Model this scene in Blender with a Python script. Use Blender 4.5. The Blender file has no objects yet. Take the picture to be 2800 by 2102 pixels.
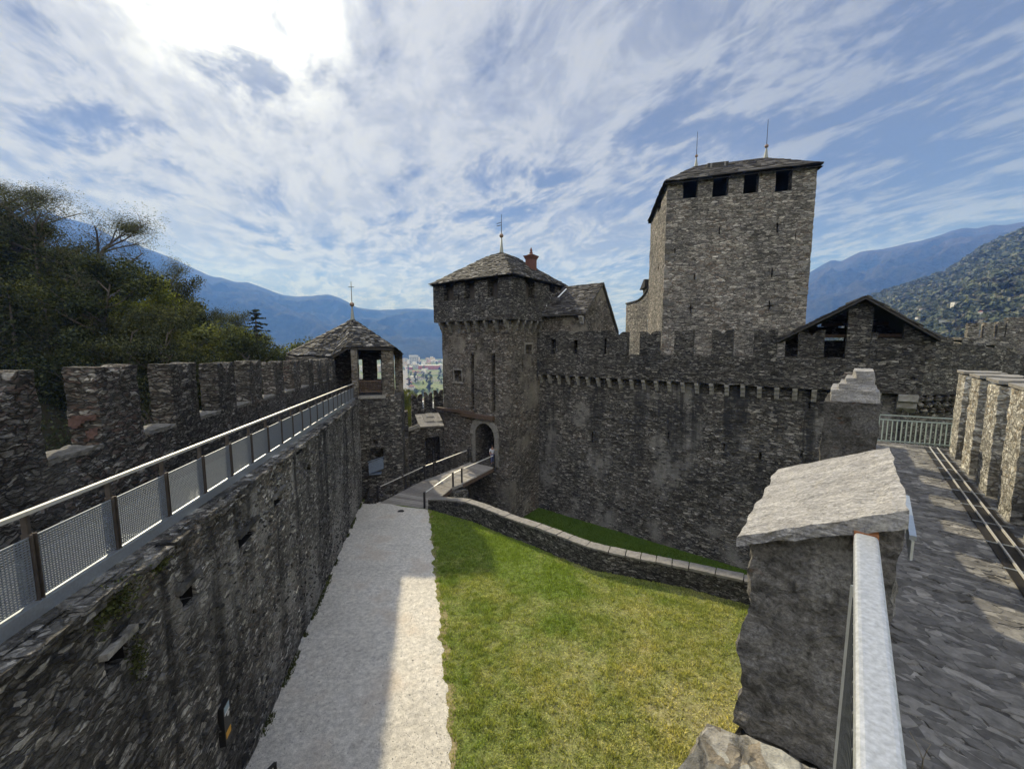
import bpy, math, random
import numpy as np
from mathutils import Vector, noise as mnoise

random.seed(7)
rng = np.random.default_rng(7)
SC = bpy.context.scene
COL = SC.collection
R = math.radians

# ------------------------------------------------------------------ camera
F, CX, CY, PITCH = 1052.0, 1400.0, 1051.0, R(5.9)
cam_d = bpy.data.cameras.new("camera")
cam_d.sensor_width = 36.0
cam_d.lens = 36.0 * F / 2800.0
cam_d.clip_start, cam_d.clip_end = 0.05, 40000.0
cam = bpy.data.objects.new("camera", cam_d)
COL.objects.link(cam)
cam.location = (0, 0, 0)                      # z = 0 is eye height
cam.rotation_euler = (R(90) - PITCH, 0, 0)
SC.camera = cam

# ------------------------------------------------------------------ light
SUN_AZ, SUN_EL = R(-34.0), R(36.3)            # azimuth from +Y towards +X
SUN_DIR = Vector((math.sin(SUN_AZ) * math.cos(SUN_EL), math.cos(SUN_AZ) * math.cos(SUN_EL), math.sin(SUN_EL)))
sun_d = bpy.data.lights.new("sun", 'SUN')
sun_d.energy, sun_d.angle, sun_d.color = 3.3, R(1.4), (1.0, 0.955, 0.95)
sun = bpy.data.objects.new("sun", sun_d)
COL.objects.link(sun)
sun.rotation_euler = (-SUN_DIR).to_track_quat('-Z', 'Y').to_euler()
SC.view_settings.view_transform = 'Standard'
SC.view_settings.look = 'None'
SC.view_settings.exposure = 0.68
SC.view_settings.gamma = 1.0
SC.cycles.use_denoising = True
SC.cycles.max_bounces = 6
SC.cycles.diffuse_bounces = 3
SC.cycles.glossy_bounces = 2
SC.cycles.transmission_bounces = 3
SC.cycles.transparent_max_bounces = 6
SC.cycles.volume_bounces = 0
SC.cycles.caustics_reflective = False
SC.cycles.caustics_refractive = False
SC.cycles.use_adaptive_sampling = True
SC.cycles.adaptive_threshold = 0.02


class G:
    """tiny node-graph helper"""
    def __init__(s, nt):
        s.nt = nt
    def n(s, t, ins=None, **props):
        nd = s.nt.nodes.new(t)
        for k, v in props.items():
            setattr(nd, k, v)
        for k, v in (ins or {}).items():
            sk = nd.inputs[k]
            if isinstance(v, bpy.types.NodeSocket):
                s.nt.links.new(v, sk)
            else:
                sk.default_value = v
        return nd
    def math(s, op, a, b=0.0, clamp=False):
        return s.n('ShaderNodeMath', {0: a, 1: b}, operation=op, use_clamp=clamp).outputs[0]
    def vmath(s, op, a, b=(0, 0, 0)):
        nd = s.n('ShaderNodeVectorMath', {0: a, 1: b}, operation=op)
        return nd.outputs['Value'] if op in ('DOT_PRODUCT', 'LENGTH', 'DISTANCE') else nd.outputs[0]
    def scale(s, a, f):
        nd = s.n('ShaderNodeVectorMath', {0: a, 'Scale': f}, operation='SCALE')
        return nd.outputs[0]
    def noise(s, vec, scale, detail=3.0, rough=0.55, dist=0.0, color=False):
        nd = s.n('ShaderNodeTexNoise', {'Vector': vec, 'Scale': scale, 'Detail': detail, 'Roughness': rough, 'Distortion': dist})
        return nd.outputs['Color' if color else 'Fac']
    def rng(s, v, a, b, c=0.0, d=1.0, smooth=False):
        return s.n('ShaderNodeMapRange', {'Value': v, 'From Min': a, 'From Max': b, 'To Min': c, 'To Max': d},
                   interpolation_type='SMOOTHSTEP' if smooth else 'LINEAR').outputs[0]
    def mix(s, f, a, b, blend='MIX'):
        nd = s.n('ShaderNodeMix', data_type='RGBA', blend_type=blend)
        for k, v in (('Factor', f), ('A', a), ('B', b)):
            sk = [i for i in nd.inputs if i.name == k and i.enabled][0]
            if isinstance(v, bpy.types.NodeSocket):
                s.nt.links.new(v, sk)
            else:
                sk.default_value = (tuple(v) + (1,))[:4] if not isinstance(v, (int, float)) else v
        return [o for o in nd.outputs if o.enabled][0]
    def ramp(s, f, stops, interp='LINEAR'):
        nd = s.n('ShaderNodeValToRGB', {'Fac': f})
        cr = nd.color_ramp
        cr.interpolation = interp
        while len(cr.elements) < len(stops):
            cr.elements.new(0.5)
        for e, (p, c) in zip(cr.elements, stops):
            e.position, e.color = p, (tuple(c) + (1,))[:4]
        return nd.outputs[0]
    def grey(s, f):
        return s.n('ShaderNodeCombineColor', {0: f, 1: f, 2: f}).outputs[0]


# ------------------------------------------------------------------ sky
W = bpy.data.worlds.new("World")
SC.world = W
W.use_nodes = True
g = G(W.node_tree)
W.node_tree.nodes.clear()
sky = g.n('ShaderNodeTexSky', sky_type='NISHITA', sun_disc=False, sun_elevation=SUN_EL, sun_rotation=SUN_AZ)
sky.air_density, sky.dust_density, sky.ozone_density = 1.0, 0.6, 1.6
d = g.n('ShaderNodeTexCoord').outputs['Generated']
dz = g.n('ShaderNodeSeparateXYZ', {0: d}).outputs['Z']
inv = g.math('DIVIDE', 1.0, g.math('ADD', g.math('MAXIMUM', dz, 0.0), 0.13))
pl = g.vmath('MULTIPLY', g.scale(d, inv), (1, 1, 0))
rot = g.n('ShaderNodeVectorRotate', {'Vector': pl, 'Angle': R(-24)}, rotation_type='Z_AXIS').outputs[0]
st = g.vmath('MULTIPLY', rot, (1.4, 0.8, 1.0))
wrp = g.vmath('ADD', st, g.scale(g.vmath('SUBTRACT', g.noise(st, 1.1, 2, color=True), (.5, .5, .5)), 0.55))
cov = g.noise(wrp, 1.0, 7, 0.62)                       # cloud cover
fine = g.noise(g.vmath('MULTIPLY', wrp, (1.0, 1.1, 1)), 3.7, 9, 0.66)
rip = g.noise(g.vmath('MULTIPLY', wrp, (1.25, 1.0, 1)), 9.0, 5, 0.6)
sund = g.vmath('DOT_PRODUCT', d, tuple(SUN_DIR))
near = g.rng(sund, 0.45, 1.0, 0.0, 1.0)
sxyz = g.n('ShaderNodeSeparateXYZ', {0: d})
dx, dy = sxyz.outputs['X'], sxyz.outputs['Y']
side = g.rng(dx, -0.2, 0.75, 0.15, 0.07)              # thinner cloud towards the right
cov2 = g.math('ADD', cov, side)
det = g.math('ADD', g.math('MULTIPLY', g.math('SUBTRACT', fine, 0.5), 0.85), g.math('MULTIPLY', g.math('SUBTRACT', rip, 0.5), 0.36))
low = g.rng(dz, 0.02, 0.32, 1.0, 0.0, True)
cov2 = g.math('ADD', cov2, g.math('MULTIPLY', low, 0.05))
mask = g.rng(g.math('ADD', cov2, det), 0.38, 0.62, 0.0, 1.0, True)
body = g.rng(g.math('ADD', fine, g.math('MULTIPLY', g.math('SUBTRACT', rip, .5), .45)), 0.41, 0.62, 0.0, 1.0, True)
bhi = g.mix(g.rng(dx, -0.1, 0.7, 0.0, 1.0), (3.2, 3.3, 3.45), (2.0, 2.2, 2.5))
ccol = g.mix(body, g.mix(g.rng(dx, -0.1, 0.7, 0.0, 1.0), (.95, 1.15, 1.6), (.85, 1.08, 1.5)), bhi)
ccol = g.mix(g.math('MULTIPLY', near, 0.6), ccol, (4.4, 4.5, 4.7))
ccol = g.mix(g.math('MULTIPLY', low, 0.75), ccol, g.mix(body, (1.9, 2.25, 3.0), (3.4, 3.8, 4.7)))
blue = g.mix(0.8, g.mix(1.0, sky.outputs[0], (.45, .45, .5), 'MULTIPLY'), (.62, .94, 1.62))
veil = g.mix(g.rng(dz, 0.12, 0.5, 0.05, 0.85), blue, (1.15, 1.38, 1.8))   # high thin veil
tot = g.mix(g.math('MULTIPLY', mask, 0.93), veil, ccol)
# unseen bright cloud behind the camera, added to fill the walls facing it
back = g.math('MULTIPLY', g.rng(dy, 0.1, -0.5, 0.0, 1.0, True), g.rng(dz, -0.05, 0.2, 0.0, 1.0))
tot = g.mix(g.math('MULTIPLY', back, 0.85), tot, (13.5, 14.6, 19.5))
glow = g.math('POWER', g.math('MAXIMUM', sund, 0.0), 30.0)
core = g.math('POWER', g.rng(sund, 0.965, 0.999, 0.0, 1.0), 3.0)
gl = g.math('ADD', g.math('MULTIPLY', glow, 1.5), g.math('MULTIPLY', core, 8.0))
gl = g.math('MULTIPLY', gl, g.rng(g.math('ADD', fine, g.math('MULTIPLY', g.math('SUBTRACT', cov, .5), .8)), 0.34, 0.58, 0.25, 1.15))
tot = g.mix(1.0, tot, g.n('ShaderNodeCombineColor', {0: gl, 1: gl, 2: g.math('MULTIPLY', gl, 0.96)}).outputs[0], 'ADD')
tot = g.mix(1.0, tot, (1.0, 1.02, 1.07), 'MULTIPLY')
tot = g.mix(g.rng(dz, 0.0, 0.25, 1.0, 0.0), tot, g.mix(1.0, tot, (1.0, 1.0, 1.16), 'MULTIPLY'))
# an aircraft trail: a thin straight line in the upper right of the sky
def skyray(px, py):
    x, yc = (px - CX) / F, (CY - py) / F
    return Vector((x, math.cos(PITCH) + yc * math.sin(PITCH), -math.sin(PITCH) + yc * math.cos(PITCH)))
ta, tb = skyray(1830, 196).normalized(), skyray(2092, 68).normalized()
tn = ta.cross(tb).normalized()
tm = (ta + tb).normalized()
half = math.acos(max(-1, min(1, ta.dot(tm))))
off = g.math('ABSOLUTE', g.math('ADD', g.vmath('DOT_PRODUCT', d, tuple(tn)), g.math('MULTIPLY', g.math('SUBTRACT', g.noise(d, 22, 3), .5), .004)))
trail = g.math('MULTIPLY', g.rng(off, 0.0006, 0.0035, 1.0, 0.0, True),
               g.rng(g.vmath('DOT_PRODUCT', d, tuple(tm)), math.cos(half * 1.05), math.cos(half * 0.7), 0.0, 1.0, True))
tot = g.mix(g.math('MULTIPLY', trail, 0.5), tot, (2.9, 3.2, 3.5))
bw = g.n('ShaderNodeRGBToBW', {0: tot}).outputs[0]
tot = g.mix(0.2, tot, g.grey(bw))
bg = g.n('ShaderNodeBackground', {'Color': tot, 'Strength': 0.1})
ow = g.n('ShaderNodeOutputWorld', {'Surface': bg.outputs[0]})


# ------------------------------------------------------------------ picture <-> place
def ray(px, py):
    return skyray(px, py)

def at_z(px, py, z):
    r = ray(px, py)
    return r * (z / r.z)

def at_y(px, py, y):
    r = ray(px, py)
    return r * (y / r.y)

def V(x, y, z=0.0):
    return Vector((x, y, z))


def gz(x, y):
    """the court falls gently towards the bridge"""
    return -12.45 + (29.6 - y) * 0.1

def at_g(px, py, dz=0.0):
    r = ray(px, py)
    t = (-12.45 + 2.96 + dz) / (r.z + 0.1 * r.y)
    return r * t

class Frame:
    """vertical plane: origin o, horizontal axis u, outward normal n"""
    def __init__(s, o, u, n=None, flip=False):
        s.o = Vector((o[0], o[1], 0.0))
        s.u = Vector((u[0], u[1], 0.0)).normalized()
        s.n = Vector((s.u.y, -s.u.x, 0.0))
        if flip:
            s.n = -s.n
    def p(s, a, z, dd=0.0):
        q = s.o + s.u * a + s.n * dd
        return Vector((q.x, q.y, z))
    def off(s, dd):
        f = Frame(s.o + s.n * dd, s.u)
        f.n = s.n.copy()
        return f
    def uz(s, px, py):
        r = ray(px, py)
        t = s.o.dot(s.n) / r.dot(s.n)
        q = r * t
        return (q - s.o).dot(s.u), q.z
    def rect(s, x0, y0, x1, y1):
        """pixel rectangle -> (a0, a1, z0, z1) on this plane"""
        xm, ym = (x0 + x1) / 2, (y0 + y1) / 2
        a0, a1 = s.uz(x0, ym)[0], s.uz(x1, ym)[0]
        z0, z1 = s.uz(xm, y1)[1], s.uz(xm, y0)[1]
        return (min(a0, a1), max(a0, a1), z0, z1)


# ------------------------------------------------------------------ mesh builder
class SlopeFrame(Frame):
    """frame whose horizontals fall along the wall"""
    k = 0.0
    def p(s, a, z, dd=0.0):
        return Frame.p(s, a, z - s.k * a, dd)
    def rect(s, x0, y0, x1, y1):
        r = Frame.rect(s, x0, y0, x1, y1)
        c = s.k * (r[0] + r[1]) / 2
        return (r[0], r[1], r[2] + c, r[3] + c)


class MB:
    def __init__(s):
        s.vs, s.ix, s.fs = [], {}, []
    def v(s, p):
        k = (round(p[0], 4), round(p[1], 4), round(p[2], 4))
        i = s.ix.get(k)
        if i is None:
            i = len(s.vs)
            s.ix[k] = i
            s.vs.append(Vector(p))
        return i
    def vn(s, p):
        s.vs.append(Vector(p))
        return len(s.vs) - 1
    def face(s, *ps):
        idx = []
        for p in ps:
            i = s.v(p)
            if i not in idx:
                idx.append(i)
        if len(idx) >= 3:
            s.fs.append(tuple(idx))
    def grid(s, a, b, c, dd, cell=None):
        a, b, c, dd = Vector(a), Vector(b), Vector(c), Vector(dd)
        if not cell:
            s.face(a, b, c, dd)
            return
        nu = max(1, math.ceil(max((b - a).length, (c - dd).length) / cell - 1e-4))
        nv = max(1, math.ceil(max((dd - a).length, (c - b).length) / cell - 1e-4))
        rows = []
        for j in range(nv + 1):
            l, r = a.lerp(dd, j / nv), b.lerp(c, j / nv)
            rows.append([l.lerp(r, i / nu) for i in range(nu + 1)])
        for j in range(nv):
            for i in range(nu):
                s.face(rows[j][i], rows[j][i + 1], rows[j + 1][i + 1], rows[j + 1][i])
    def hexa(s, b, t, cell=None, bottom=True, top=True):
        """b, t: four bottom and four top corners, same order"""
        for i in range(4):
            k = (i + 1) % 4
            s.grid(b[i], b[k], t[k], t[i], cell)
        if top:
            s.grid(t[0], t[1], t[2], t[3], cell)
        if bottom:
            s.grid(b[3], b[2], b[1], b[0], cell)
    def box(s, o, x, y, z, cell=None, fresh=True, bottom=True):
        """box from corner o along vectors x, y, z"""
        o, x, y, z = Vector(o), Vector(x), Vector(y), Vector(z)
        if fresh and not cell:
            c = [o, o + x, o + x + y, o + y]
            i = [s.vn(q) for q in c + [q + z for q in c]]
            s.fs += [(i[3], i[2], i[1], i[0]), (i[4], i[5], i[6], i[7])] + [(i[k], i[(k + 1) % 4], i[4 + (k + 1) % 4], i[4 + k]) for k in range(4)]
        else:
            c = [o, o + x, o + x + y, o + y]
            s.hexa(c, [q + z for q in c], cell, bottom)
    def cbox(s, c, x, y, z):
        s.box(Vector(c) - Vector(x) / 2 - Vector(y) / 2 - Vector(z) / 2, x, y, z)
    def fbox(s, fr, a0, a1, z0, z1, d0, d1, cell=None, bottom=True):
        b = [fr.p(a0, z0, d0), fr.p(a1, z0, d0), fr.p(a1, z0, d1), fr.p(a0, z0, d1)]
        t = [fr.p(a0, z1, d0), fr.p(a1, z1, d0), fr.p(a1, z1, d1), fr.p(a0, z1, d1)]
        if cell:
            s.hexa(b, t, cell, bottom)
        else:
            s.box(b[0], b[1] - b[0], b[3] - b[0], t[0] - b[0])
    def bar(s, a, b, w, h=None, up=(0, 0, 1)):
        """rectangular bar from a to b"""
        a, b = Vector(a), Vector(b)
        h = h or w
        t = (b - a).normalized()
        sd = t.cross(Vector(up))
        if sd.length < 1e-4:
            sd = t.cross(Vector((1, 0, 0)))
        sd.normalize()
        un = sd.cross(t).normalized()
        s.box(a - sd * w / 2 - un * h / 2, sd * w, un * h, b - a)
    def tube(s, pts, rad, n=8, cap=True):
        pts = [Vector(p) for p in pts]
        if not isinstance(rad, (list, tuple)):
            rad = [rad] * len(pts)
        rings = []
        for k, p in enumerate(pts):
            t = (pts[min(k + 1, len(pts) - 1)] - pts[max(k - 1, 0)]).normalized()
            sd = t.cross(Vector((0, 0, 1)))
            if sd.length < 1e-3:
                sd = Vector((1, 0, 0))
            sd.normalize()
            un = sd.cross(t)
            rings.append([s.vn(p + (sd * math.cos(6.2832 * i / n) + un * math.sin(6.2832 * i / n)) * rad[k]) for i in range(n)])
        for A, B in zip(rings, rings[1:]):
            for i in range(n):
                s.fs.append((A[i], A[(i + 1) % n], B[(i + 1) % n], B[i]))
        if cap:
            s.fs.append(tuple(reversed(rings[0])))
            s.fs.append(tuple(rings[-1]))
    def lathe(s, c, prof, n=14):
        s.tube([Vector(c) + Vector((0, 0, z)) for r_, z in prof], [max(r_, 0.001) for r_, z in prof], n)
    def prism(s, poly, z0, z1, cell=None, top=True, bottom=False):
        """poly: list of (x, y), counter-clockwise"""
        n = len(poly)
        for i in range(n):
            a, b = poly[i], poly[(i + 1) % n]
            s.grid((a[0], a[1], z0), (b[0], b[1], z0), (b[0], b[1], z1), (a[0], a[1], z1), cell)
        if top:
            s.face(*[(q[0], q[1], z1) for q in poly])
        if bottom:
            s.face(*[(q[0], q[1], z0) for q in reversed(poly)])
    def extr(s, fr, poly, a0, a1, cell=None):
        """profile poly [(d, z)...] in the plane normal to the wall, extruded along the wall from a0 to a1"""
        n = len(poly)
        for i in range(n):
            (d0, z0), (d1, z1) = poly[i], poly[(i + 1) % n]
            s.grid(fr.p(a0, z0, d0), fr.p(a1, z0, d0), fr.p(a1, z1, d1), fr.p(a0, z1, d1), cell)
        s.face(*[fr.p(a0, z, dd) for dd, z in poly])
        s.face(*[fr.p(a1, z, dd) for dd, z in reversed(poly)])
    def rough(s, amp, freq, seed=0.0, octaves=2):
        o = Vector((seed * 3.7, seed * 1.3, seed * 7.1))
        for p in s.vs:
            q = (p + o) * freq
            dlt = mnoise.noise_vector(q)
            if octaves > 1:
                dlt = dlt + mnoise.noise_vector(q * 2.7) * 0.55
            if octaves > 2:
                dlt = dlt + mnoise.noise_vector(q * 6.3) * 0.32
            p += dlt * amp
    def build(s, name, mat, parent=None, smooth=False, mat2=None, split=0):
        off = parent.location if parent is not None else Vector((0, 0, 0))
        if parent is not None and parent.parent is not None:
            off = off + parent.parent.location
        me = bpy.data.meshes.new(name)
        me.from_pydata([tuple(p - off) for p in s.vs], [], s.fs)
        me.materials.append(mat)
        if mat2:
            me.materials.append(mat2)
            me.polygons.foreach_set('material_index', [0 if k < split else 1 for k in range(len(me.polygons))])
        if smooth:
            me.polygons.foreach_set('use_smooth', [True] * len(me.polygons))
        me.update()
        o = bpy.data.objects.new(name, me)
        COL.objects.link(o)
        if parent is not None:
            o.parent = parent
        return o


def np_mesh(name, verts, faces_n, mat, parent=None, smooth=False):
    """verts (N,3); consecutive groups of faces_n vertices make the faces"""
    n = len(verts)
    me = bpy.data.meshes.new(name)
    me.vertices.add(n)
    me.vertices.foreach_set('co', np.asarray(verts, dtype=np.float32).ravel())
    nf = n // faces_n
    me.loops.add(n)
    me.loops.foreach_set('vertex_index', np.arange(n, dtype=np.int32))
    me.polygons.add(nf)
    me.polygons.foreach_set('loop_start', np.arange(0, n, faces_n, dtype=np.int32))
    me.polygons.foreach_set('loop_total', np.full(nf, faces_n, dtype=np.int32))
    me.materials.append(mat)
    me.update(calc_edges=True)
    o = bpy.data.objects.new(name, me)
    COL.objects.link(o)
    if parent is not None:
        o.parent = parent
    return o


def grid_mesh(name, P, mat, smooth=True):
    """P (ny, nx, 3) -> sheet"""
    ny, nx, _ = P.shape
    i = np.arange(ny * nx).reshape(ny, nx)
    q = np.stack([i[:-1, :-1], i[:-1, 1:], i[1:, 1:], i[1:, :-1]], -1).reshape(-1, 4)
    me = bpy.data.meshes.new(name)
    me.vertices.add(ny * nx)
    me.vertices.foreach_set('co', P.astype(np.float32).ravel())
    me.loops.add(q.size)
    me.loops.foreach_set('vertex_index', q.astype(np.int32).ravel())
    me.polygons.add(len(q))
    me.polygons.foreach_set('loop_start', np.arange(0, q.size, 4, dtype=np.int32))
    me.polygons.foreach_set('loop_total', np.full(len(q), 4, dtype=np.int32))
    if smooth:
        me.polygons.foreach_set('use_smooth', np.ones(len(q), dtype=bool))
    me.materials.append(mat)
    me.update(calc_edges=True)
    o = bpy.data.objects.new(name, me)
    COL.objects.link(o)
    return o


def thing(name, label, cat, loc=(0, 0, 0), group=None):
    o = bpy.data.objects.new(name, None)
    o.empty_display_size = 0.2
    COL.objects.link(o)
    o.location = loc
    o['label'], o['category'] = label, cat
    if group:
        o['group'] = group
    return o

def tag(o, label=None, cat=None, group=None, kind=None):
    for k, v in (('label', label), ('category', cat), ('group', group), ('kind', kind)):
        if v:
            o[k] = v
    return o

def copy_thing(root, loc, rz=0.0, sc=1.0, label=None, group=None):
    c = root.copy()
    COL.objects.link(c)
    c.location, c.rotation_euler = loc, (0, 0, rz)
    c.scale = (sc, sc, sc) if isinstance(sc, (int, float)) else sc
    if label:
        c['label'] = label
    if group:
        c['group'] = group
    for ch in root.children:
        k = ch.copy()
        COL.objects.link(k)
        k.parent = c
        for gr in ch.children:
            m = gr.copy()
            COL.objects.link(m)
            m.parent = k
    return c


# value-noise fbm on numpy arrays
def vnoise(x, y, seed=0):
    xi, yi = np.floor(x).astype(np.int64), np.floor(y).astype(np.int64)
    xf, yf = x - xi, y - yi
    u, v = xf * xf * (3 - 2 * xf), yf * yf * (3 - 2 * yf)
    def h(a, b):
        n = (a * 374761393 + b * 668265263 + seed * 1442695041) & 0x7fffffff
        n = ((n ^ (n >> 13)) * 1274126177) & 0x7fffffff
        return ((n ^ (n >> 16)) & 0xffff) / 65535.0
    return (h(xi, yi) * (1 - u) + h(xi + 1, yi) * u) * (1 - v) + (h(xi, yi + 1) * (1 - u) + h(xi + 1, yi + 1) * u) * v

def fbm(x, y, o=5, seed=0):
    t, a, s_ = 0, 0.5, 0
    for k in range(o):
        t = t + a * vnoise(x, y, seed + k)
        s_ += a
        x, y, a = x * 2.03, y * 2.03, a * 0.5
    return t / s_
# ------------------------------------------------------------------ materials
def new_mat(name):
    m = bpy.data.materials.new(name)
    m.use_nodes = True
    m.node_tree.nodes.clear()
    return m, G(m.node_tree)

def finish(gm, col, rough=0.9, height=None, bump=0.3, bdist=0.05, metal=0.0, spec=0.3, normal=None):
    ins = {'Base Color': col, 'Roughness': rough, 'Metallic': metal, 'Specular IOR Level': spec}
    if height is not None:
        ins['Normal'] = gm.n('ShaderNodeBump', {'Height': height, 'Strength': bump, 'Distance': bdist}).outputs[0]
    b = gm.n('ShaderNodeBsdfPrincipled', ins)
    gm.n('ShaderNodeOutputMaterial', {'Surface': b.outputs[0]})
    return b

def stone(name, sc=2.6, zk=2.7, cols=((.03, .029, .027), (.105, .099, .089), (.20, .188, .166), (.52, .485, .43)), mortar=(.028, .026, .023),
          joint=(0.015, 0.085), warp=0.16, streak=0.0, streak_col=(.022, .022, .023), pale=0.0, pale_col=(.25, .24, .22), warm=0.25, warm_col=(.17, .115, .075),
          bump=0.7, bdist=0.06, zdark=None, moss=0.0, light=0.6):
    """rubble masonry: flat irregular stones in courses, mortar joints, weather stains"""
    m, q = new_mat(name)
    pos = q.n('ShaderNodeNewGeometry').outputs['Position']
    wv = q.vmath('SUBTRACT', q.noise(pos, 1.9, 2, color=True), (.5, .5, .5))
    wv2 = q.vmath('SUBTRACT', q.noise(pos, 7.5, 2, color=True), (.5, .5, .5))
    p2 = q.vmath('ADD', q.vmath('ADD', pos, q.scale(wv, warp)), q.scale(wv2, warp * .45))
    mp = q.vmath('MULTIPLY', p2, (1, 1, zk))
    v1 = q.n('ShaderNodeTexVoronoi', {'Vector': mp, 'Scale': sc, 'Randomness': 1.0})
    ve = q.n('ShaderNodeTexVoronoi', {'Vector': mp, 'Scale': sc, 'Randomness': 1.0}, feature='DISTANCE_TO_EDGE')
    v2 = q.n('ShaderNodeTexVoronoi', {'Vector': mp, 'Scale': sc * 2.3, 'Randomness': 1.0})
    sepa = q.n('ShaderNodeSeparateColor', {0: v1.outputs['Color']})
    sepb = q.n('ShaderNodeSeparateColor', {0: v2.outputs['Color']})
    pick = q.rng(sepa.outputs[2], 0.42, 0.5, 0.85, 0.12)
    rnd = q.math('ADD', q.math('MULTIPLY', sepa.outputs[0], q.math('SUBTRACT', 1.0, pick)), q.math('MULTIPLY', sepb.outputs[0], pick))
    sep = sepa
    fn = q.noise(q.vmath('MULTIPLY', pos, (1, 1, 1.8)), 11.0, 8, 0.7)
    lay = q.noise(q.vmath('MULTIPLY', p2, (1, 1, 5.5)), 2.6, 6, 0.62)
    big = q.noise(pos, 0.33, 4, 0.6)
    jsoft = q.rng(fn, .3, .7, .55, 1.5)
    jn = q.rng(q.math('MULTIPLY', ve.outputs['Distance'], jsoft), joint[0], joint[1], 0.0, 1.0, True)
    L = light
    c = q.ramp(rnd, [(0.0, tuple(x * L for x in cols[0])), (0.38, tuple(x * L for x in cols[1])), (0.74, tuple(x * L for x in cols[2])), (0.97, tuple(x * L for x in cols[3]))])
    if warm:
        wf = q.math('MULTIPLY', q.rng(sepb.outputs[1], 0.62, 0.9, 0.0, 1.0), q.rng(big, 0.4, 0.62, 0.25, 1.0))
        c = q.mix(q.math('MULTIPLY', wf, warm * 2.2, True), c, tuple(x * L for x in warm_col))
    c = q.mix(1.0, c, q.grey(q.rng(fn, 0.3, 0.7, 0.4, 1.65)), 'MULTIPLY')
    c = q.mix(1.0, c, q.grey(q.rng(lay, 0.32, 0.68, 0.55, 1.45)), 'MULTIPLY')
    mc = q.mix(1.0, tuple(x * L for x in mortar), q.grey(q.rng(fn, 0.3, 0.7, 0.45, 1.6)), 'MULTIPLY')
    c = q.mix(q.rng(jn, 0, 1, .1, 1.0), mc, c)
    hgt = q.math('ADD', q.math('MULTIPLY', jn, q.math('ADD', 0.3, q.math('MULTIPLY', rnd, 0.55))), q.math('ADD', q.math('MULTIPLY', fn, 0.8), q.math('MULTIPLY', lay, 0.7)))
    if pale:
        pn = q.noise(q.vmath('MULTIPLY', pos, (1, 1, 0.8)), 0.42, 5, 0.62)
        pf = q.math('MULTIPLY', q.rng(pn, 0.50, 0.64, 0.0, 1.0, True), pale)
        pc = q.mix(1.0, tuple(x * L for x in pale_col), q.grey(q.rng(fn, 0.2, 0.8, 0.45, 1.45)), 'MULTIPLY')
        c = q.mix(pf, c, pc)
    c = q.mix(1.0, c, q.grey(q.rng(big, 0.28, 0.72, 0.62, 1.3)), 'MULTIPLY')
    if streak:
        sn = q.noise(q.vmath('MULTIPLY', pos, (1, 1, 0.07)), 0.95, 4, 0.6, 0.3)
        sf = q.math('MULTIPLY', q.rng(sn, 0.47, 0.62, 0.0, 1.0, True), q.rng(q.noise(pos, 1.5, 4), 0.25, 0.6, 0.45, 1.0))
        if zdark:
            z = q.n('ShaderNodeSeparateXYZ', {0: pos}).outputs['Z']
            sf = q.math('MULTIPLY', sf, q.rng(z, zdark[0], zdark[1], 0.15, 1.0, True))
        c = q.mix(q.math('MULTIPLY', sf, streak, True), c, streak_col)
    if moss:
        mn = q.noise(pos, 1.9, 5, 0.65)
        mf = q.math('MULTIPLY', q.rng(mn, 0.6, 0.7, 0.0, 1.0, True), moss)
        c = q.mix(mf, c, (.035, .042, .014))
    c = q.mix(1.0, c, (.975, .993, 1.015), 'MULTIPLY')
    finish(q, c, 0.93, hgt, bump, bdist, spec=0.2)
    return m

def island_mat(name, stops, nscale=6.0, nmul=(0.6, 1.4), rough=0.85, bump=0.4, bdist=0.02, stretch=(1, 1, 1), spec=0.3, metal=0.0):
    """colour chosen per loose piece (slate, plank)"""
    m, q = new_mat(name)
    geo = q.n('ShaderNodeNewGeometry')
    c = q.ramp(geo.outputs['Random Per Island'], stops)
    fn = q.noise(q.vmath('MULTIPLY', geo.outputs['Position'], stretch), nscale, 6, 0.65)
    c = q.mix(1.0, c, q.grey(q.rng(fn, 0.25, 0.75, nmul[0], nmul[1])), 'MULTIPLY')
    finish(q, c, rough, fn, bump, bdist, spec=spec, metal=metal)
    return m

def plain(name, col, rough=0.6, metal=0.0, nscale=12.0, var=(0.75, 1.2), bump=0.15, bdist=0.01, spec=0.4, stretch=(1, 1, 1)):
    m, q = new_mat(name)
    pos = q.n('ShaderNodeNewGeometry').outputs['Position']
    fn = q.noise(q.vmath('MULTIPLY', pos, stretch), nscale, 5, 0.6)
    c = q.mix(1.0, col, q.grey(q.rng(fn, 0.25, 0.75, var[0], var[1])), 'MULTIPLY')
    finish(q, c, rough, fn, bump, bdist, metal, spec)
    return m

def leaf_mat(name, stops, trans=0.35):
    m, q = new_mat(name)
    geo = q.n('ShaderNodeNewGeometry')
    c = q.ramp(geo.outputs['Random Per Island'], stops)
    big = q.noise(geo.outputs['Position'], 0.45, 3)
    c = q.mix(1.0, c, q.grey(q.rng(big, 0.3, 0.7, 0.6, 1.4)), 'MULTIPLY')
    a = q.n('ShaderNodeBsdfDiffuse', {'Color': c})
    t = q.n('ShaderNodeBsdfTranslucent', {'Color': q.mix(1.0, c, (1.3, 1.25, 0.55), 'MULTIPLY')})
    x = q.n('ShaderNodeMixShader', {0: trans, 1: a.outputs[0], 2: t.outputs[0]})
    q.n('ShaderNodeOutputMaterial', {'Surface': x.outputs[0]})
    return m

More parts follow.
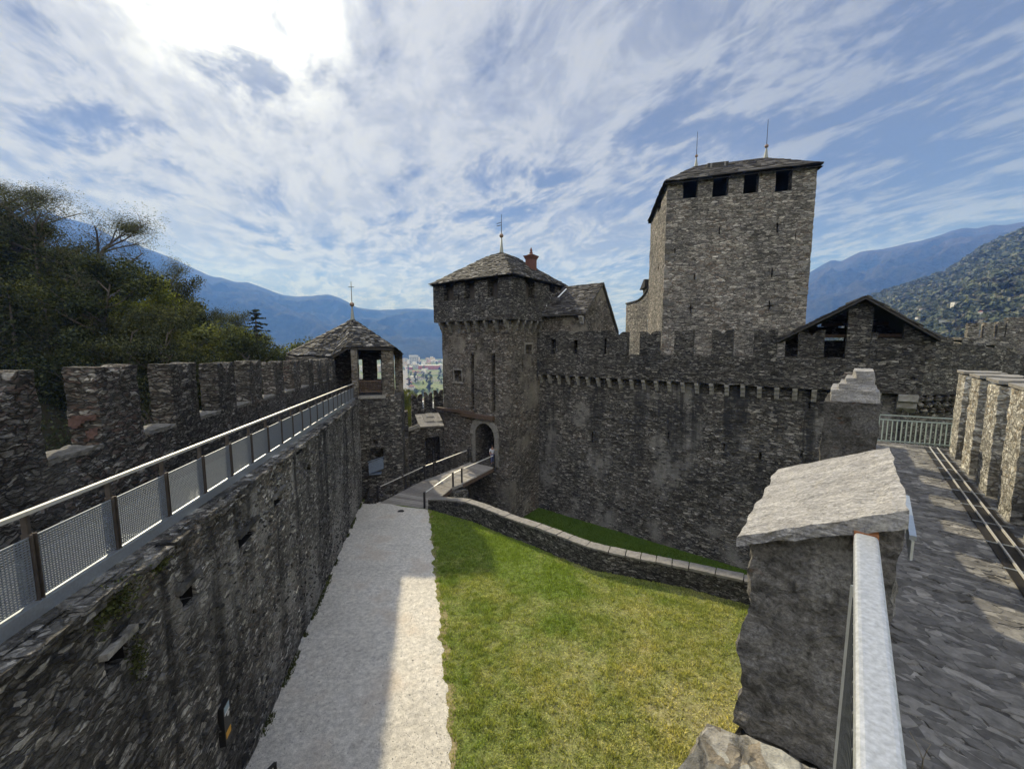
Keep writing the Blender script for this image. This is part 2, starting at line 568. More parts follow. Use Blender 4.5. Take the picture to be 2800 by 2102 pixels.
M = {}
M['curtain'] = stone('curtain_masonry', sc=2.6, zk=3.2, streak=0.93, zdark=(-13, -4.5), pale=0.75, pale_col=(.36, .34, .31), warm=0.2)
M['band'] = stone('upper_masonry', sc=2.8, zk=3.6, warm=0.15, light=.48)
M['gate'] = stone('gate_masonry', sc=2.6, zk=2.7, pale=0.8, pale_col=(.32, .285, .235), warm=0.45, cols=((.045, .04, .034), (.14, .126, .106), (.24, .218, .184), (.5, .46, .4)), mortar=(.06, .053, .045))
M['keep'] = stone('keep_masonry', sc=2.0, zk=3.3, warm=0.35, cols=((.06, .056, .05), (.165, .153, .135), (.28, .26, .228), (.52, .48, .42)), mortar=(.05, .046, .04), joint=(.0, .09), light=.8)
M['left'] = stone('left_wall_masonry', sc=3.4, zk=2.9, streak=0.9, zdark=(-12, -5), pale=0.7, pale_col=(.32, .305, .275), warm=0.22, moss=0.3, bump=1.0, bdist=0.09, warp=.26, joint=(0.0, .11),
                  mortar=(.09, .086, .079), light=1.3, cols=((.045, .043, .039), (.12, .115, .104), (.23, .218, .195), (.58, .55, .49)))
M['merlon'] = stone('merlon_masonry', sc=4.2, zk=3.6, warm=0.3, warm_col=(.18, .10, .075), bump=0.9, bdist=0.06, pale=0.3, warp=.22, joint=(0.0, .11))
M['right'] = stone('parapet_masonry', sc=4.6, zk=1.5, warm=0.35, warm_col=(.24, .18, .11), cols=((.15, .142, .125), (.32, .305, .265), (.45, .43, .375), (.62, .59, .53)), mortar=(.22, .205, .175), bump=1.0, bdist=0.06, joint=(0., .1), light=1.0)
M['low'] = stone('low_wall_masonry', sc=3.6, zk=2.9, warm=0.15, bump=0.8)
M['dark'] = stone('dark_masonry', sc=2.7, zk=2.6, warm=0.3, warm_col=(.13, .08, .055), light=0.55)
# weathered rough mortar with small stones showing through
def rough_mortar(name, light):
    m, q = new_mat(name)
    pos = q.n('ShaderNodeNewGeometry').outputs['Position']
    wp0 = q.vmath('ADD', pos, q.scale(q.vmath('SUBTRACT', q.noise(pos, 9, 3, color=True), (.5, .5, .5)), .12))
    n_a = q.noise(wp0, 3.2, 6, .62)
    n_b = q.noise(q.vmath('MULTIPLY', wp0, (1, 1, 1.7)), 14, 8, .72)
    n_c = q.noise(pos, 60, 5, .75)
    vv = q.n('ShaderNodeTexVoronoi', {'Vector': q.vmath('MULTIPLY', wp0, (1, 1, 2.0)), 'Scale': 9.0})
    vs = q.n('ShaderNodeSeparateColor', {0: vv.outputs['Color']})
    c = q.ramp(n_b, [(.3, (.04, .039, .036)), (.45, (.13, .125, .116)), (.58, (.22, .21, .195)), (.72, (.36, .342, .315))])
    c = q.mix(q.math('MULTIPLY', q.rng(vs.outputs[0], .78, .84), q.rng(vv.outputs['Distance'], .32, .2)), c, (.15, .105, .078))
    c = q.mix(q.math('MULTIPLY', q.rng(n_a, .5, .6, 0, 1, True), .75), c, q.mix(1.0, (.26, .253, .242), q.grey(q.rng(n_c, .3, .7, .7, 1.25)), 'MULTIPLY'))
    c = q.mix(1.0, c, q.grey(q.rng(n_c, .3, .7, .5, 1.5)), 'MULTIPLY')
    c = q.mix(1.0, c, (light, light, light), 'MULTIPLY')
    finish(q, c, .95, q.math('ADD', q.math('MULTIPLY', n_b, 1.2), q.math('MULTIPLY', n_c, .35)), 1.0, .03, spec=.15)
    return m
M['pillar'] = rough_mortar('rough_mortar', 1.0)
M['pillar_shaded'] = rough_mortar('shaded_rough_mortar', .5)  # darker copy of the mortar, the second pillar's shade put into the colour
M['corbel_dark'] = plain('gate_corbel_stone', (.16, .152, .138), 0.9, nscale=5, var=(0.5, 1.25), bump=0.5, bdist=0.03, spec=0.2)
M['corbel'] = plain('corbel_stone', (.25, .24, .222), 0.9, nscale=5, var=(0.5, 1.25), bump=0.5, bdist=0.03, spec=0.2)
M['dress'] = plain('dressed_stone', (.2, .19, .172), 0.9, nscale=5, var=(0.55, 1.2), bump=0.4, bdist=0.02, spec=0.2)
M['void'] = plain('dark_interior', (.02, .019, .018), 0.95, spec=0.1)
M['slate'] = island_mat('roof_slate', [(0, (.014, .0135, .013)), (.5, (.034, .032, .03)), (.82, (.065, .062, .058)), (1, (.2, .192, .184))], 7, (0.5, 1.45), 0.8, 0.6, spec=.2)
M['slate_dark'] = island_mat('roof_slate_dark', [(0, (.022, .02, .019)), (.6, (.05, .047, .044)), (.9, (.09, .085, .08)), (1, (.16, .15, .14))], 7, (0.5, 1.45), 0.85, 0.6, spec=.15)
M['sill'] = plain('dark_sill_stone', (.13, .124, .112), .9, nscale=9, var=(.4, 1.7), bump=.8, bdist=.03, spec=.15, stretch=(1, 1, 3))
M['coping'] = island_mat('coping_slab', [(0, (.14, .134, .124)), (.5, (.2, .19, .174)), (1, (.28, .265, .24))], 5, (0.6, 1.3), 0.85, 0.5, 0.03)
M['planks'] = island_mat('deck_planks', [(0, (.17, .155, .14)), (.5, (.25, .232, .208)), (1, (.33, .31, .28))], 3, (0.6, 1.3), 0.8, 0.35, 0.01, stretch=(1, 6, 6))
M['wood'] = plain('dark_wood', (.075, .05, .035), 0.8, nscale=4, var=(0.4, 1.5), stretch=(5, 5, 1), bump=0.4)
M['shutter'] = plain('grey_shutter_wood', (.06, .052, .045), 0.85, nscale=3.5, var=(0.4, 1.5), stretch=(6, 6, .6), bump=0.4)
M['iron'] = plain('dark_iron', (.03, .027, .025), 0.55, 0.5, nscale=14, var=(0.6, 1.4))
M['post'] = plain('rail_post_steel', (.105, .09, .08), 0.55, 0.55, nscale=9, var=(0.7, 1.2))
M['galv'] = plain('galvanised_steel', (.50, .54, .57), 0.42, 0.75, nscale=26, var=(0.86, 1.1), bump=0.05)
M['bright'] = plain('bright_handrail_steel', (.74, .72, .67), 0.4, 0.5, nscale=12, var=(0.85, 1.1), bump=0.04)
M['darkwire'] = plain('dark_mesh_wire', (.14, .15, .16), .5, .5)
M['meshwire'] = plain('mesh_wire', (.26, .29, .33), 0.45, 0.4, nscale=20, var=(0.85, 1.1), bump=0.03)
M['paleiron'] = plain('pale_green_steel', (.36, .43, .41), 0.5, 0.4, nscale=14, var=(0.8, 1.1))
M['copper'] = plain('pale_copper', (.20, .215, .195), 0.6, 0.3, nscale=8, var=(0.7, 1.15))
M['ball'] = plain('rusty_copper_ball', (.20, .14, .11), 0.5, 0.4, nscale=8)
M['brick'] = plain('red_chimney_clay', (.11, .045, .035), 0.8, nscale=9, var=(0.5, 1.3), bump=0.4)
M['white'] = plain('white_paint', (.7, .72, .74), 0.5, nscale=10, var=(0.9, 1.05))
M['pale_blue'] = plain('pale_blue_print', (.35, .48, .58), 0.5, nscale=30, var=(0.6, 1.2))
M['yellow'] = plain('yellow_print', (.72, .38, .03), 0.5, nscale=10, var=(0.9, 1.05))
M['black'] = plain('black_paint', (.018, .018, .018), 0.45, nscale=10)
M['bluegrey'] = plain('blue_grey_panel', (.17, .21, .28), 0.5, 0.4, nscale=10)

# schist slab with layers running along it
def schist(name, u, c0, c1, scale=14.0, bump=0.6, bdist=0.012):
    m, q = new_mat(name)
    pos = q.n('ShaderNodeNewGeometry').outputs['Position']
    a = math.atan2(u[1], u[0])
    rp = q.n('ShaderNodeVectorRotate', {'Vector': pos, 'Angle': -a}, rotation_type='Z_AXIS').outputs[0]
    l = q.noise(q.vmath('MULTIPLY', rp, (0.22, 1.5, 1.5)), scale, 8, 0.7, 0.4)
    f = q.noise(pos, scale * 7, 4, 0.7)
    l2 = q.noise(q.vmath('MULTIPLY', rp, (0.12, 2.2, 2.2)), scale * .5, 5, 0.6, 0.3)
    ck = q.rng(q.math('ABSOLUTE', q.math('SUBTRACT', l2, .5)), 0.0, 0.012, 0.45, 1.0)
    c = q.mix(q.rng(l, 0.3, 0.7), c0, c1)
    c = q.mix(1.0, c, q.grey(q.rng(f, 0.3, 0.7, 0.6, 1.45)), 'MULTIPLY')
    c = q.mix(1.0, c, q.grey(ck), 'MULTIPLY')
    l3 = q.noise(q.vmath('MULTIPLY', rp, (0.2, 2.0, 2.0)), scale * 4.0, 5, 0.7, 0.2)
    c = q.mix(1.0, c, q.grey(q.rng(l3, .3, .7, .6, 1.4)), 'MULTIPLY')
    h = q.math('ADD', q.math('ADD', l, q.math('MULTIPLY', l3, .5)), q.math('ADD', q.math('MULTIPLY', f, 0.35), q.math('MULTIPLY', ck, .5)))
    finish(q, c, 0.8, h, bump, bdist, spec=0.35)
    return m

DIRR = Vector((0.664, 0.748, 0)).normalized()            # along the right-hand wall walk
SIDER = Vector((0.748, -0.664, 0)).normalized()          # to its right
M['cap'] = schist('schist_cap', (SIDER.x, SIDER.y), (.17, .165, .16), (.35, .34, .325), 13)

# wall-walk paving: long irregular schist slabs
def paving(name):
    m, q = new_mat(name)
    pos = q.n('ShaderNodeNewGeometry').outputs['Position']
    a = math.atan2(SIDER.y, SIDER.x)
    rp = q.n('ShaderNodeVectorRotate', {'Vector': pos, 'Angle': -a}, rotation_type='Z_AXIS').outputs[0]
    wv = q.vmath('SUBTRACT', q.noise(pos, 2.2, 3, color=True), (.5, .5, .5))
    mp = q.vmath('MULTIPLY', q.vmath('ADD', rp, q.scale(wv, 0.5)), (2.6, 8.2, 1))
    v1 = q.n('ShaderNodeTexVoronoi', {'Vector': mp, 'Scale': 1.15})
    ve = q.n('ShaderNodeTexVoronoi', {'Vector': mp, 'Scale': 1.15}, feature='DISTANCE_TO_EDGE')
    jn = q.rng(ve.outputs['Distance'], 0.0, 0.11, 0.25, 1.0, True)
    l = q.noise(q.vmath('MULTIPLY', rp, (0.35, 1.6, 1)), 9, 7, 0.68, 0.3)
    sp = q.n('ShaderNodeSeparateColor', {0: v1.outputs['Color']})
    c = q.ramp(sp.outputs[0], [(0, (.085, .083, .08)), (.5, (.135, .13, .122)), (.85, (.19, .182, .168)), (1, (.28, .262, .23))])
    c = q.mix(1.0, c, q.grey(q.rng(l, .28, .72, .5, 1.5)), 'MULTIPLY')
    fp = q.noise(pos, 45, 5, .72)
    c = q.mix(1.0, c, q.grey(q.rng(fp, .3, .7, .6, 1.45)), 'MULTIPLY')
    c = q.mix(jn, (.045, .043, .04), c)
    c = q.mix(1.0, c, q.grey(q.rng(q.noise(pos, .5, 4), .3, .7, .7, 1.25)), 'MULTIPLY')
    c = q.mix(q.math('MULTIPLY', q.rng(q.noise(pos, 1.1, 5), .63, .7, 0, 1, True), .6), c, (.03, .035, .012))
    h = q.math('ADD', q.math('MULTIPLY', jn, .7), q.math('ADD', q.math('ADD', l, q.math('MULTIPLY', fp, .5)), q.math('MULTIPLY', sp.outputs[1], .4)))
    finish(q, c, 0.85, h, 0.8, 0.04, spec=0.3)
    return m
M['paving'] = paving('wall_walk_paving')

# gravel path
m, q = new_mat('gravel')
pos = q.n('ShaderNodeNewGeometry').outputs['Position']
f = q.noise(pos, 38, 4, 0.75)
f2 = q.noise(pos, 6.5, 6, 0.72)
b_ = q.noise(pos, 0.45, 5, 0.6)
c = q.ramp(q.rng(f, .3, .7), [(0, (.38, .357, .312)), (.5, (.60, .567, .50)), (1, (.76, .725, .647))])
c = q.mix(1.0, c, q.grey(q.rng(f2, .32, .68, .66, 1.28)), 'MULTIPLY')
c = q.mix(q.rng(b_, .5, .68, 0, .55, True), c, (.45, .375, .295))
c = q.mix(1.0, c, q.grey(q.rng(b_, .25, .6, .85, 1.1)), 'MULTIPLY')
finish(q, c, 0.95, q.math('ADD', f, q.math('MULTIPLY', f2, .8)), 0.7, 0.03, spec=0.15)
M['gravel'] = m

# lawn soil and blades
def grass_cols(q, pos, rnd=None):
    b1 = q.noise(pos, 0.28, 5, 0.62)
    b2 = q.noise(pos, 1.6, 4, 0.6)
    dx_ = q.n('ShaderNodeSeparateXYZ', {0: pos})
    # drier, yellower turf to the south-east of the court
    dry = q.math('ADD', q.math('ADD', q.rng(b1, .35, .68, -.25, .5), q.rng(b2, .3, .7, -.16, .22)),
                 q.math('ADD', q.rng(dx_.outputs['X'], -4, 8, -.12, .3), q.rng(dx_.outputs['Y'], 9, 22, .38, -.3)))
    gcol = q.mix(q.math('MAXIMUM', q.math('MINIMUM', dry, 1.0), 0.0), (.22, .295, .065), (.56, .515, .255))
    return gcol
m, q = new_mat('turf_soil')
pos = q.n('ShaderNodeNewGeometry').outputs['Position']
c = q.mix(1.0, grass_cols(q, pos), q.grey(q.rng(q.noise(pos, 7, 7, .75), .32, .68, .12, .95)), 'MULTIPLY')
finish(q, c, 1.0, q.noise(pos, 18, 5, .7), 0.8, 0.06, spec=0.1)
M['turf'] = m
m, q = new_mat('grass_blades')
geo = q.n('ShaderNodeNewGeometry')
c = grass_cols(q, geo.outputs['Position'])
c = q.mix(1.0, c, q.ramp(geo.outputs['Random Per Island'], [(0, (.5, .55, .45)), (.6, (1.0, 1.0, .9)), (1, (1.7, 1.6, 1.3))]), 'MULTIPLY')
a_ = q.n('ShaderNodeBsdfDiffuse', {'Color': c})
t_ = q.n('ShaderNodeBsdfTranslucent', {'Color': q.mix(1.0, c, (1.2, 1.25, .6), 'MULTIPLY')})
q.n('ShaderNodeOutputMaterial', {'Surface': q.n('ShaderNodeMixShader', {0: .35, 1: a_.outputs[0], 2: t_.outputs[0]}).outputs[0]})
M['blades'] = m
m, q = new_mat('moat_turf')
pos = q.n('ShaderNodeNewGeometry').outputs['Position']
c = q.mix(q.noise(pos, .8, 4), (.035, .07, .008), (.075, .115, .02))
c = q.mix(1.0, c, q.grey(q.rng(q.noise(pos, 12, 6, .7), .3, .7, .55, 1.4)), 'MULTIPLY')
finish(q, c, 1.0, q.noise(pos, 14, 5, .7), 0.8, 0.08, spec=0.1)
M['moat'] = m

# leaves, bark
M['leaf_dark'] = leaf_mat('dark_leaves', [(0, (.016, .022, .013)), (.6, (.036, .045, .024)), (1, (.08, .09, .048))], .25)
M['leaf_brown'] = leaf_mat('russet_leaves', [(0, (.03, .036, .02)), (.6, (.062, .07, .036)), (1, (.125, .13, .07))], .25)
M['leaf_yellow'] = leaf_mat('yellow_green_leaves', [(0, (.07, .082, .02)), (.6, (.145, .165, .038)), (1, (.25, .27, .075))], .4)
M['leaf_mid'] = leaf_mat('mid_green_leaves', [(0, (.042, .052, .024)), (.6, (.09, .105, .044)), (1, (.175, .19, .08))], .32)
M['needle'] = leaf_mat('fir_needles', [(0, (.014, .02, .014)), (.6, (.03, .038, .025)), (1, (.07, .08, .05))], .15)
m, q = new_mat('wall_stones')
geo = q.n('ShaderNodeNewGeometry')
pos = geo.outputs['Position']
c = q.ramp(geo.outputs['Random Per Island'], [(0, (.035, .034, .032)), (.4, (.085, .081, .074)), (.75, (.145, .138, .125)), (.92, (.21, .2, .18)), (1, (.34, .325, .29))])
fn = q.noise(pos, 14, 7, .7)
c = q.mix(1.0, c, q.grey(q.rng(fn, .3, .7, .5, 1.5)), 'MULTIPLY')
sn = q.noise(q.vmath('MULTIPLY', pos, (1, 1, 0.07)), 0.95, 4, 0.6, 0.3)
c = q.mix(q.math('MULTIPLY', q.rng(sn, .47, .62, 0, 1, True), .75), c, (.025, .025, .024))
finish(q, c, .93, fn, .7, .02, spec=.15)
M['stones'] = m
M['slabs'] = island_mat('paving_slabs', [(0, (.115, .112, .107)), (.5, (.165, .16, .152)), (.85, (.22, .214, .2)), (1, (.32, .308, .285))], 7, (.55, 1.45), .85, .8, .02, stretch=(1.2, 1.2, 1), spec=.25)
M['bark'] = plain('bark', (.09, .074, .06), 0.95, nscale=5, var=(.5, 1.4), stretch=(3, 3, .6), bump=.5)
M['soil'] = plain('dry_soil', (.27, .225, .125), 1.0, nscale=9, var=(.55, 1.4), bump=.6, bdist=.03, spec=.1)
# ------------------------------------------------------------------ masonry builders
def facade(mb, fr, a0, a1, z0, z1, holes=(), cell=0.5, back=True):
    """wall face with real openings; hole = (a0, a1, z0, z1, depth, open)"""
    hs = []
    for h in holes:
        h = tuple(h) + (False,) * (6 - len(h))
        b = (max(h[0], a0), min(h[1], a1), max(h[2], z0), min(h[3], z1), h[4], h[5])
        if b[1] - b[0] > 0.01 and b[3] - b[2] > 0.01:
            hs.append(b)
    def cuts(lo, hi, vals):
        c = sorted(set([lo, hi] + [x for x in vals if lo < x < hi]))
        out = [c[0]]
        for x in c[1:]:
            if x - out[-1] > 0.004:
                out.append(x)
        out[-1] = hi
        return out
    ua = cuts(a0, a1, [x for h in hs for x in h[:2]])
    uz = cuts(z0, z1, [x for h in hs for x in h[2:4]])
    for i in range(len(ua) - 1):
        for j in range(len(uz) - 1):
            am, zm = (ua[i] + ua[i + 1]) / 2, (uz[j] + uz[j + 1]) / 2
            if any(h[0] < am < h[1] and h[2] < zm < h[3] for h in hs):
                continue
            mb.grid(fr.p(ua[i], uz[j]), fr.p(ua[i + 1], uz[j]), fr.p(ua[i + 1], uz[j + 1]), fr.p(ua[i], uz[j + 1]), cell)
    for (h0, h1, k0, k1, dp, op) in hs:
        def fine(lo, hi, cuts_):
            pts = [lo] + [x for x in cuts_ if lo + .004 < x < hi - .004] + [hi]
            out = [pts[0]]
            for x0, x1 in zip(pts, pts[1:]):
                m_ = max(1, math.ceil((x1 - x0) / cell - 1e-4))
                out += [x0 + (x1 - x0) * q / m_ for q in range(1, m_ + 1)]
            return out
        fa, fz = fine(h0, h1, ua), fine(k0, k1, uz)
        for x0, x1 in zip(fa, fa[1:]):
            mb.face(fr.p(x1, k0), fr.p(x0, k0), fr.p(x0, k0, -dp), fr.p(x1, k0, -dp))
            if k1 < z1 - 0.005:
                mb.face(fr.p(x0, k1), fr.p(x1, k1), fr.p(x1, k1, -dp), fr.p(x0, k1, -dp))
        for x0, x1 in zip(fz, fz[1:]):
            mb.face(fr.p(h0, x0), fr.p(h0, x1), fr.p(h0, x1, -dp), fr.p(h0, x0, -dp))
            mb.face(fr.p(h1, x1), fr.p(h1, x0), fr.p(h1, x0, -dp), fr.p(h1, x1, -dp))
        if not op:
            for x0, x1 in zip(fa, fa[1:]):
                for y0, y1 in zip(fz, fz[1:]):
                    mb.face(fr.p(x0, y0, -dp), fr.p(x1, y0, -dp), fr.p(x1, y1, -dp), fr.p(x0, y1, -dp))

def merlon(mb, fr, a0, a1, z0, h, th, dep=0.4, cell=0.3, flat=0.62):
    """swallow-tail battlement, front face on the frame, thickness th behind it"""
    n = 14
    top = []
    for i in range(n + 1):
        s = i / n
        qv = abs(2 * s - 1)
        top.append(z0 + h - dep * (1 - min(1, qv / flat)) ** 2)
    nv = max(2, math.ceil(h / cell))
    for i in range(n):
        A, B = a0 + (a1 - a0) * i / n, a0 + (a1 - a0) * (i + 1) / n
        for j in range(nv):
            zA0, zA1 = z0 + (top[i] - z0) * j / nv, z0 + (top[i] - z0) * (j + 1) / nv
            zB0, zB1 = z0 + (top[i + 1] - z0) * j / nv, z0 + (top[i + 1] - z0) * (j + 1) / nv
            mb.face(fr.p(A, zA0), fr.p(B, zB0), fr.p(B, zB1), fr.p(A, zA1))
            mb.face(fr.p(B, zB0, -th), fr.p(A, zA0, -th), fr.p(A, zA1, -th), fr.p(B, zB1, -th))
        mb.face(fr.p(A, top[i]), fr.p(B, top[i + 1]), fr.p(B, top[i + 1], -th), fr.p(A, top[i], -th))
    for A, t, sgn in ((a0, top[0], 1), (a1, top[-1], -1)):
        for j in range(nv):
            q0, q1 = z0 + (t - z0) * j / nv, z0 + (t - z0) * (j + 1) / nv
            ps = [fr.p(A, q0, -th), fr.p(A, q0), fr.p(A, q1), fr.p(A, q1, -th)]
            mb.face(*(ps if sgn > 0 else ps[::-1]))

def slates(mb, A, B, Cc, D, spacing=0.26, wd=0.5, th=0.045, jit=0.35, ragged=0.05):
    """courses of loose stone slates: eave A-B, upper edge D-C"""
    A, B, Cc, D = (Vector(x) for x in (A, B, Cc, D))
    nrm = (B - A).cross(D - A).normalized()
    if nrm.z < 0:
        nrm = -nrm
    sl = ((D - A).length + (Cc - B).length) / 2
    rows = max(2, int(sl / spacing))
    for j in range(rows):
        f0, f1 = j / rows, min(1.0, (j + 1.7) / rows)
        P, Q = A.lerp(D, f0), B.lerp(Cc, f0)
        P2, Q2 = A.lerp(D, f1), B.lerp(Cc, f1)
        ln = (Q - P).length
        if ln < 0.15:
            continue
        x = -random.uniform(0, 0.4) * wd
        while x < ln:
            w_ = wd * random.uniform(0.55, 1.5)
            s0, s1 = max(0, x) / ln, min(ln, x + w_ - 0.015) / ln
            x += w_
            if (s1 - s0) * ln < 0.06:
                continue
            t_ = th * random.uniform(0.6, 1.5)
            lift = t_ * random.uniform(1.0, 1.9)
            rg = random.uniform(-ragged, ragged)
            dn = (A - D).normalized() * rg
            a, b = P.lerp(Q, s0) + dn, P.lerp(Q, s1) + dn * random.uniform(.3, 1.6)
            c, d_ = P2.lerp(Q2, s1), P2.lerp(Q2, s0)
            lo = [a + nrm * (lift - t_), b + nrm * (lift - t_ + random.uniform(-.01, .02)), c + nrm * 0.0, d_ + nrm * 0.0]
            up = [q + nrm * t_ for q in lo]
            i = [mb.vn(q) for q in lo + up]
            mb.fs += [(i[3], i[2], i[1], i[0]), (i[4], i[5], i[6], i[7])] + [(i[k], i[(k + 1) % 4], i[4 + (k + 1) % 4], i[4 + k]) for k in range(4)]

def add_stones(mb, fr, a0, a1, z0, z1, n, size=(.3, .1), prot=(.012, .05), avoid=()):
    """individual stones standing proud of a rubble face"""
    for _ in range(n):
        a, z = random.uniform(a0, a1), random.uniform(z0(0) if callable(z0) else z0, z1)
        if any(h[0] - .15 < a < h[1] + .15 and h[2] - .06 < z < h[3] + .06 for h in avoid):
            continue
        l_, h_ = size[0] * random.uniform(.4, 1.5) / 2, size[1] * random.uniform(.45, 1.6) / 2
        p_ = random.uniform(*prot)
        tl = random.uniform(-.12, .12)
        ba = [(-l_, 0), (-l_ * .5, -h_), (l_ * .55, -h_), (l_, 0), (l_ * .5, h_), (-l_ * .55, h_)]
        lo, hi = [], []
        for x, y in ba:
            x_, y_ = x * random.uniform(.7, 1.15), y * random.uniform(.6, 1.2) + x * tl
            lo.append(fr.p(a + x_, z + y_, -.06))
            hi.append(fr.p(a + x_ * random.uniform(.8, .95), z + y_ * random.uniform(.7, .9), p_ * random.uniform(.6, 1.25)))
        i = [mb.vn(q) for q in lo + hi]
        mb.fs += [tuple(i[6:12])] + [(i[k], i[(k + 1) % 6], i[6 + (k + 1) % 6], i[6 + k]) for k in range(6)]

def corbel_prof(dz, dep, z1):
    """stepped console: profile in (d, z), hanging from z1"""
    pts = [(0, z1), (dep, z1)]
    k = 3
    for i in range(k):
        d0 = dep * (1 - i / k)
        zt = z1 - dz * i / k
        zb = z1 - dz * (i + 1) / k
        pts += [(d0, zt - (zt - zb) * 0.45), (d0 - dep / k * 0.35, zb + (zt - zb) * 0.12), (d0 - dep / k, zb)]
    return pts

def finial(parent, base, h_cone, r_cone, r_ball, h_rod, cross=None, flags=False):
    f = MB(); f.lathe(base, [(r_cone * 1.25, -0.25), (r_cone, 0.0), (r_cone * 0.3, h_cone)], 12)
    fo = f.build('finial', M['copper'], parent, True)
    b = MB(); c = h_cone + r_ball * 0.8
    b.lathe(base, [(r_ball * math.sin(k * math.pi / 8), c - r_ball * math.cos(k * math.pi / 8)) for k in range(9)], 12)
    bo = b.build('finial_ball', M['ball'], fo, True)
    r = MB(); P = Vector(base)
    r.tube([P + V(0, 0, c), P + V(0, 0, c + h_rod)], [0.035, 0.02], 6)
    if cross:
        zc, wdt = cross
        r.bar(P + V(-wdt, 0, c + zc), P + V(wdt, 0, c + zc), 0.04)
    if flags:
        for zz in (0.62, 0.5):
            r.bar(P + V(0, 0, c + h_rod * zz), P + V(-0.45, -0.1, c + h_rod * zz - .14), 0.05)
    r.build('finial_rod', M['iron'], fo)

def window(parent, fr, rect, dep, frame=0.08, sill=True, shut=None):
    a0, a1, z0, z1 = rect
    w = MB()
    w.fbox(fr, a0 - frame, a1 + frame, z1, z1 + frame * 1.6, -0.08, 0.04)
    w.fbox(fr, a0 - frame, a0, z0, z1, -0.08, 0.03)
    w.fbox(fr, a1, a1 + frame, z0, z1, -0.08, 0.03)
    o = w.build('window', M['dress'], parent)
    if sill:
        s_ = MB(); s_.fbox(fr, a0 - frame * 2, a1 + frame * 2, z0 - 0.1, z0, -0.1, 0.12)
        s_.build('sill', M['coping'], o)
    if shut:
        s_ = MB()
        n = 3
        for k in range(n):
            b0 = a0 + (a1 - a0) * k / n
            s_.fbox(fr, b0 + .01, a0 + (a1 - a0) * (k + 1) / n - .01, z0, z0 + (z1 - z0) * shut, -dep + .02, -dep + .08)
        s_.build('shutter', M['shutter'], o)
    return o

GZ = -12.4           # courtyard level
MZ = -16.1           # moat bottom

# ================================================================== GATE TOWER
U, N2 = Vector((-.8, .6, 0)), Vector((.6, .8, 0))
C0 = Vector((-.2, 33.0, 0))
FG = Frame(C0, U, flip=True)
FR = Frame(C0, N2)
TW = 8.3
gate = thing('gate_tower', 'square grey stone gate tower with slate pyramid roof, copper finial and arched doorway', 'tower', (C0.x - 1, C0.y + 5, MZ))
OV = 0.55
C1 = C0 - (U + N2) * OV
FG1, FR1 = Frame(C1, U, flip=True), Frame(C1, N2)
TW1 = TW + 2 * OV
zb, ze = 2.12, 5.72
door = FG.rect(1301, 1157, 1353, 1268)
slot1, slot2 = FG.rect(1287, 967, 1297, 1118), FG.rect(1344, 967, 1355, 1128)
gwin = FG.rect(1241.5, 1012, 1262.5, 1045)
w = MB()
facade(w, FG, 0, TW, MZ - .3, zb, [door + (3.2,), slot1 + (.45,), slot2 + (.45,), gwin + (.5,), FG.rect(1300, 945, 1303, 957) + (.4,), FG.rect(1269, 1235, 1274, 1242) + (.3,)], 0.45)
rwin, cross_r = FR.rect(1436, 942, 1455, 968), FR.rect(1427, 981, 1430, 1015)
facade(w, FR, 0, TW, MZ - .3, zb, [rwin + (.5,), cross_r + (.3,)], 0.45)
w.grid(FG.p(TW, MZ - .3), FG.p(TW, MZ - .3, -TW), FG.p(TW, zb, -TW), FG.p(TW, zb), 0.6)
w.grid(FR.p(TW, MZ - .3), FR.p(TW, MZ - .3, -TW), FR.p(TW, zb, -TW), FR.p(TW, zb), 0.6)
w.rough(0.035, 1.6, 1)
w.build('wall', M['gate'], gate)
# overhanging top storey
fw = [FG1.rect(*r_) for r_ in ((1212, 769, 1240, 821), (1270, 764, 1298, 816), (1333, 756, 1363, 812))]
rw = [FR1.rect(*r_) for r_ in ((1437, 763, 1462, 814), (1502, 778, 1518, 800))]
w = MB()
facade(w, FG1, 0, TW1, zb, ze, [r_ + (.75,) for r_ in fw] + [FG1.rect(*r_) + (.3,) for r_ in ((1252, 806, 1255, 821), (1309, 803, 1312, 816), (1248, 830, 1251, 835), (1306, 821, 1310, 827))], 0.42)
facade(w, FR1, 0, TW1, zb, ze, [r_ + (.75,) for r_ in rw], 0.42)
w.grid(FG1.p(TW1, zb), FG1.p(TW1, zb, -TW1), FG1.p(TW1, ze, -TW1), FG1.p(TW1, ze), 0.6)
w.grid(FR1.p(TW1, zb), FR1.p(TW1, zb, -TW1), FR1.p(TW1, ze, -TW1), FR1.p(TW1, ze), 0.6)
w.rough(0.035, 1.7, 3)
w.build('upper_storey', M['band'], gate)
for r_ in fw + rw:
    fr_ = FG1 if r_ in fw else FR1
    s_ = MB()
    for k in range(4):
        wk = (r_[1] - r_[0]) / 4
        s_.fbox(fr_, r_[0] + wk * k + .01, r_[0] + wk * (k + 1) - .01, r_[2] + .02, r_[2] + (r_[3] - r_[2]) * .8, -.72, -.66)
    s_.build('shutter', M['shutter'], gate)
for k in range(8):
    a = 0.05 + k * (TW - .35) / 7
    cmb = MB(); cmb.extr(FG, corbel_prof(1.05, OV - .02, zb - .015), a, a + .24); cmb.rough(.02, 3, k)
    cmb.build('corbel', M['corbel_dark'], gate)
for k in range(5):
    a = 0.5 + k * 0.98
    cmb = MB(); cmb.extr(FR, corbel_prof(1.05, OV - .02, zb - .015), a, a + .24); cmb.rough(.02, 3, k + 20)
    cmb.build('corbel', M['corbel_dark'], gate)
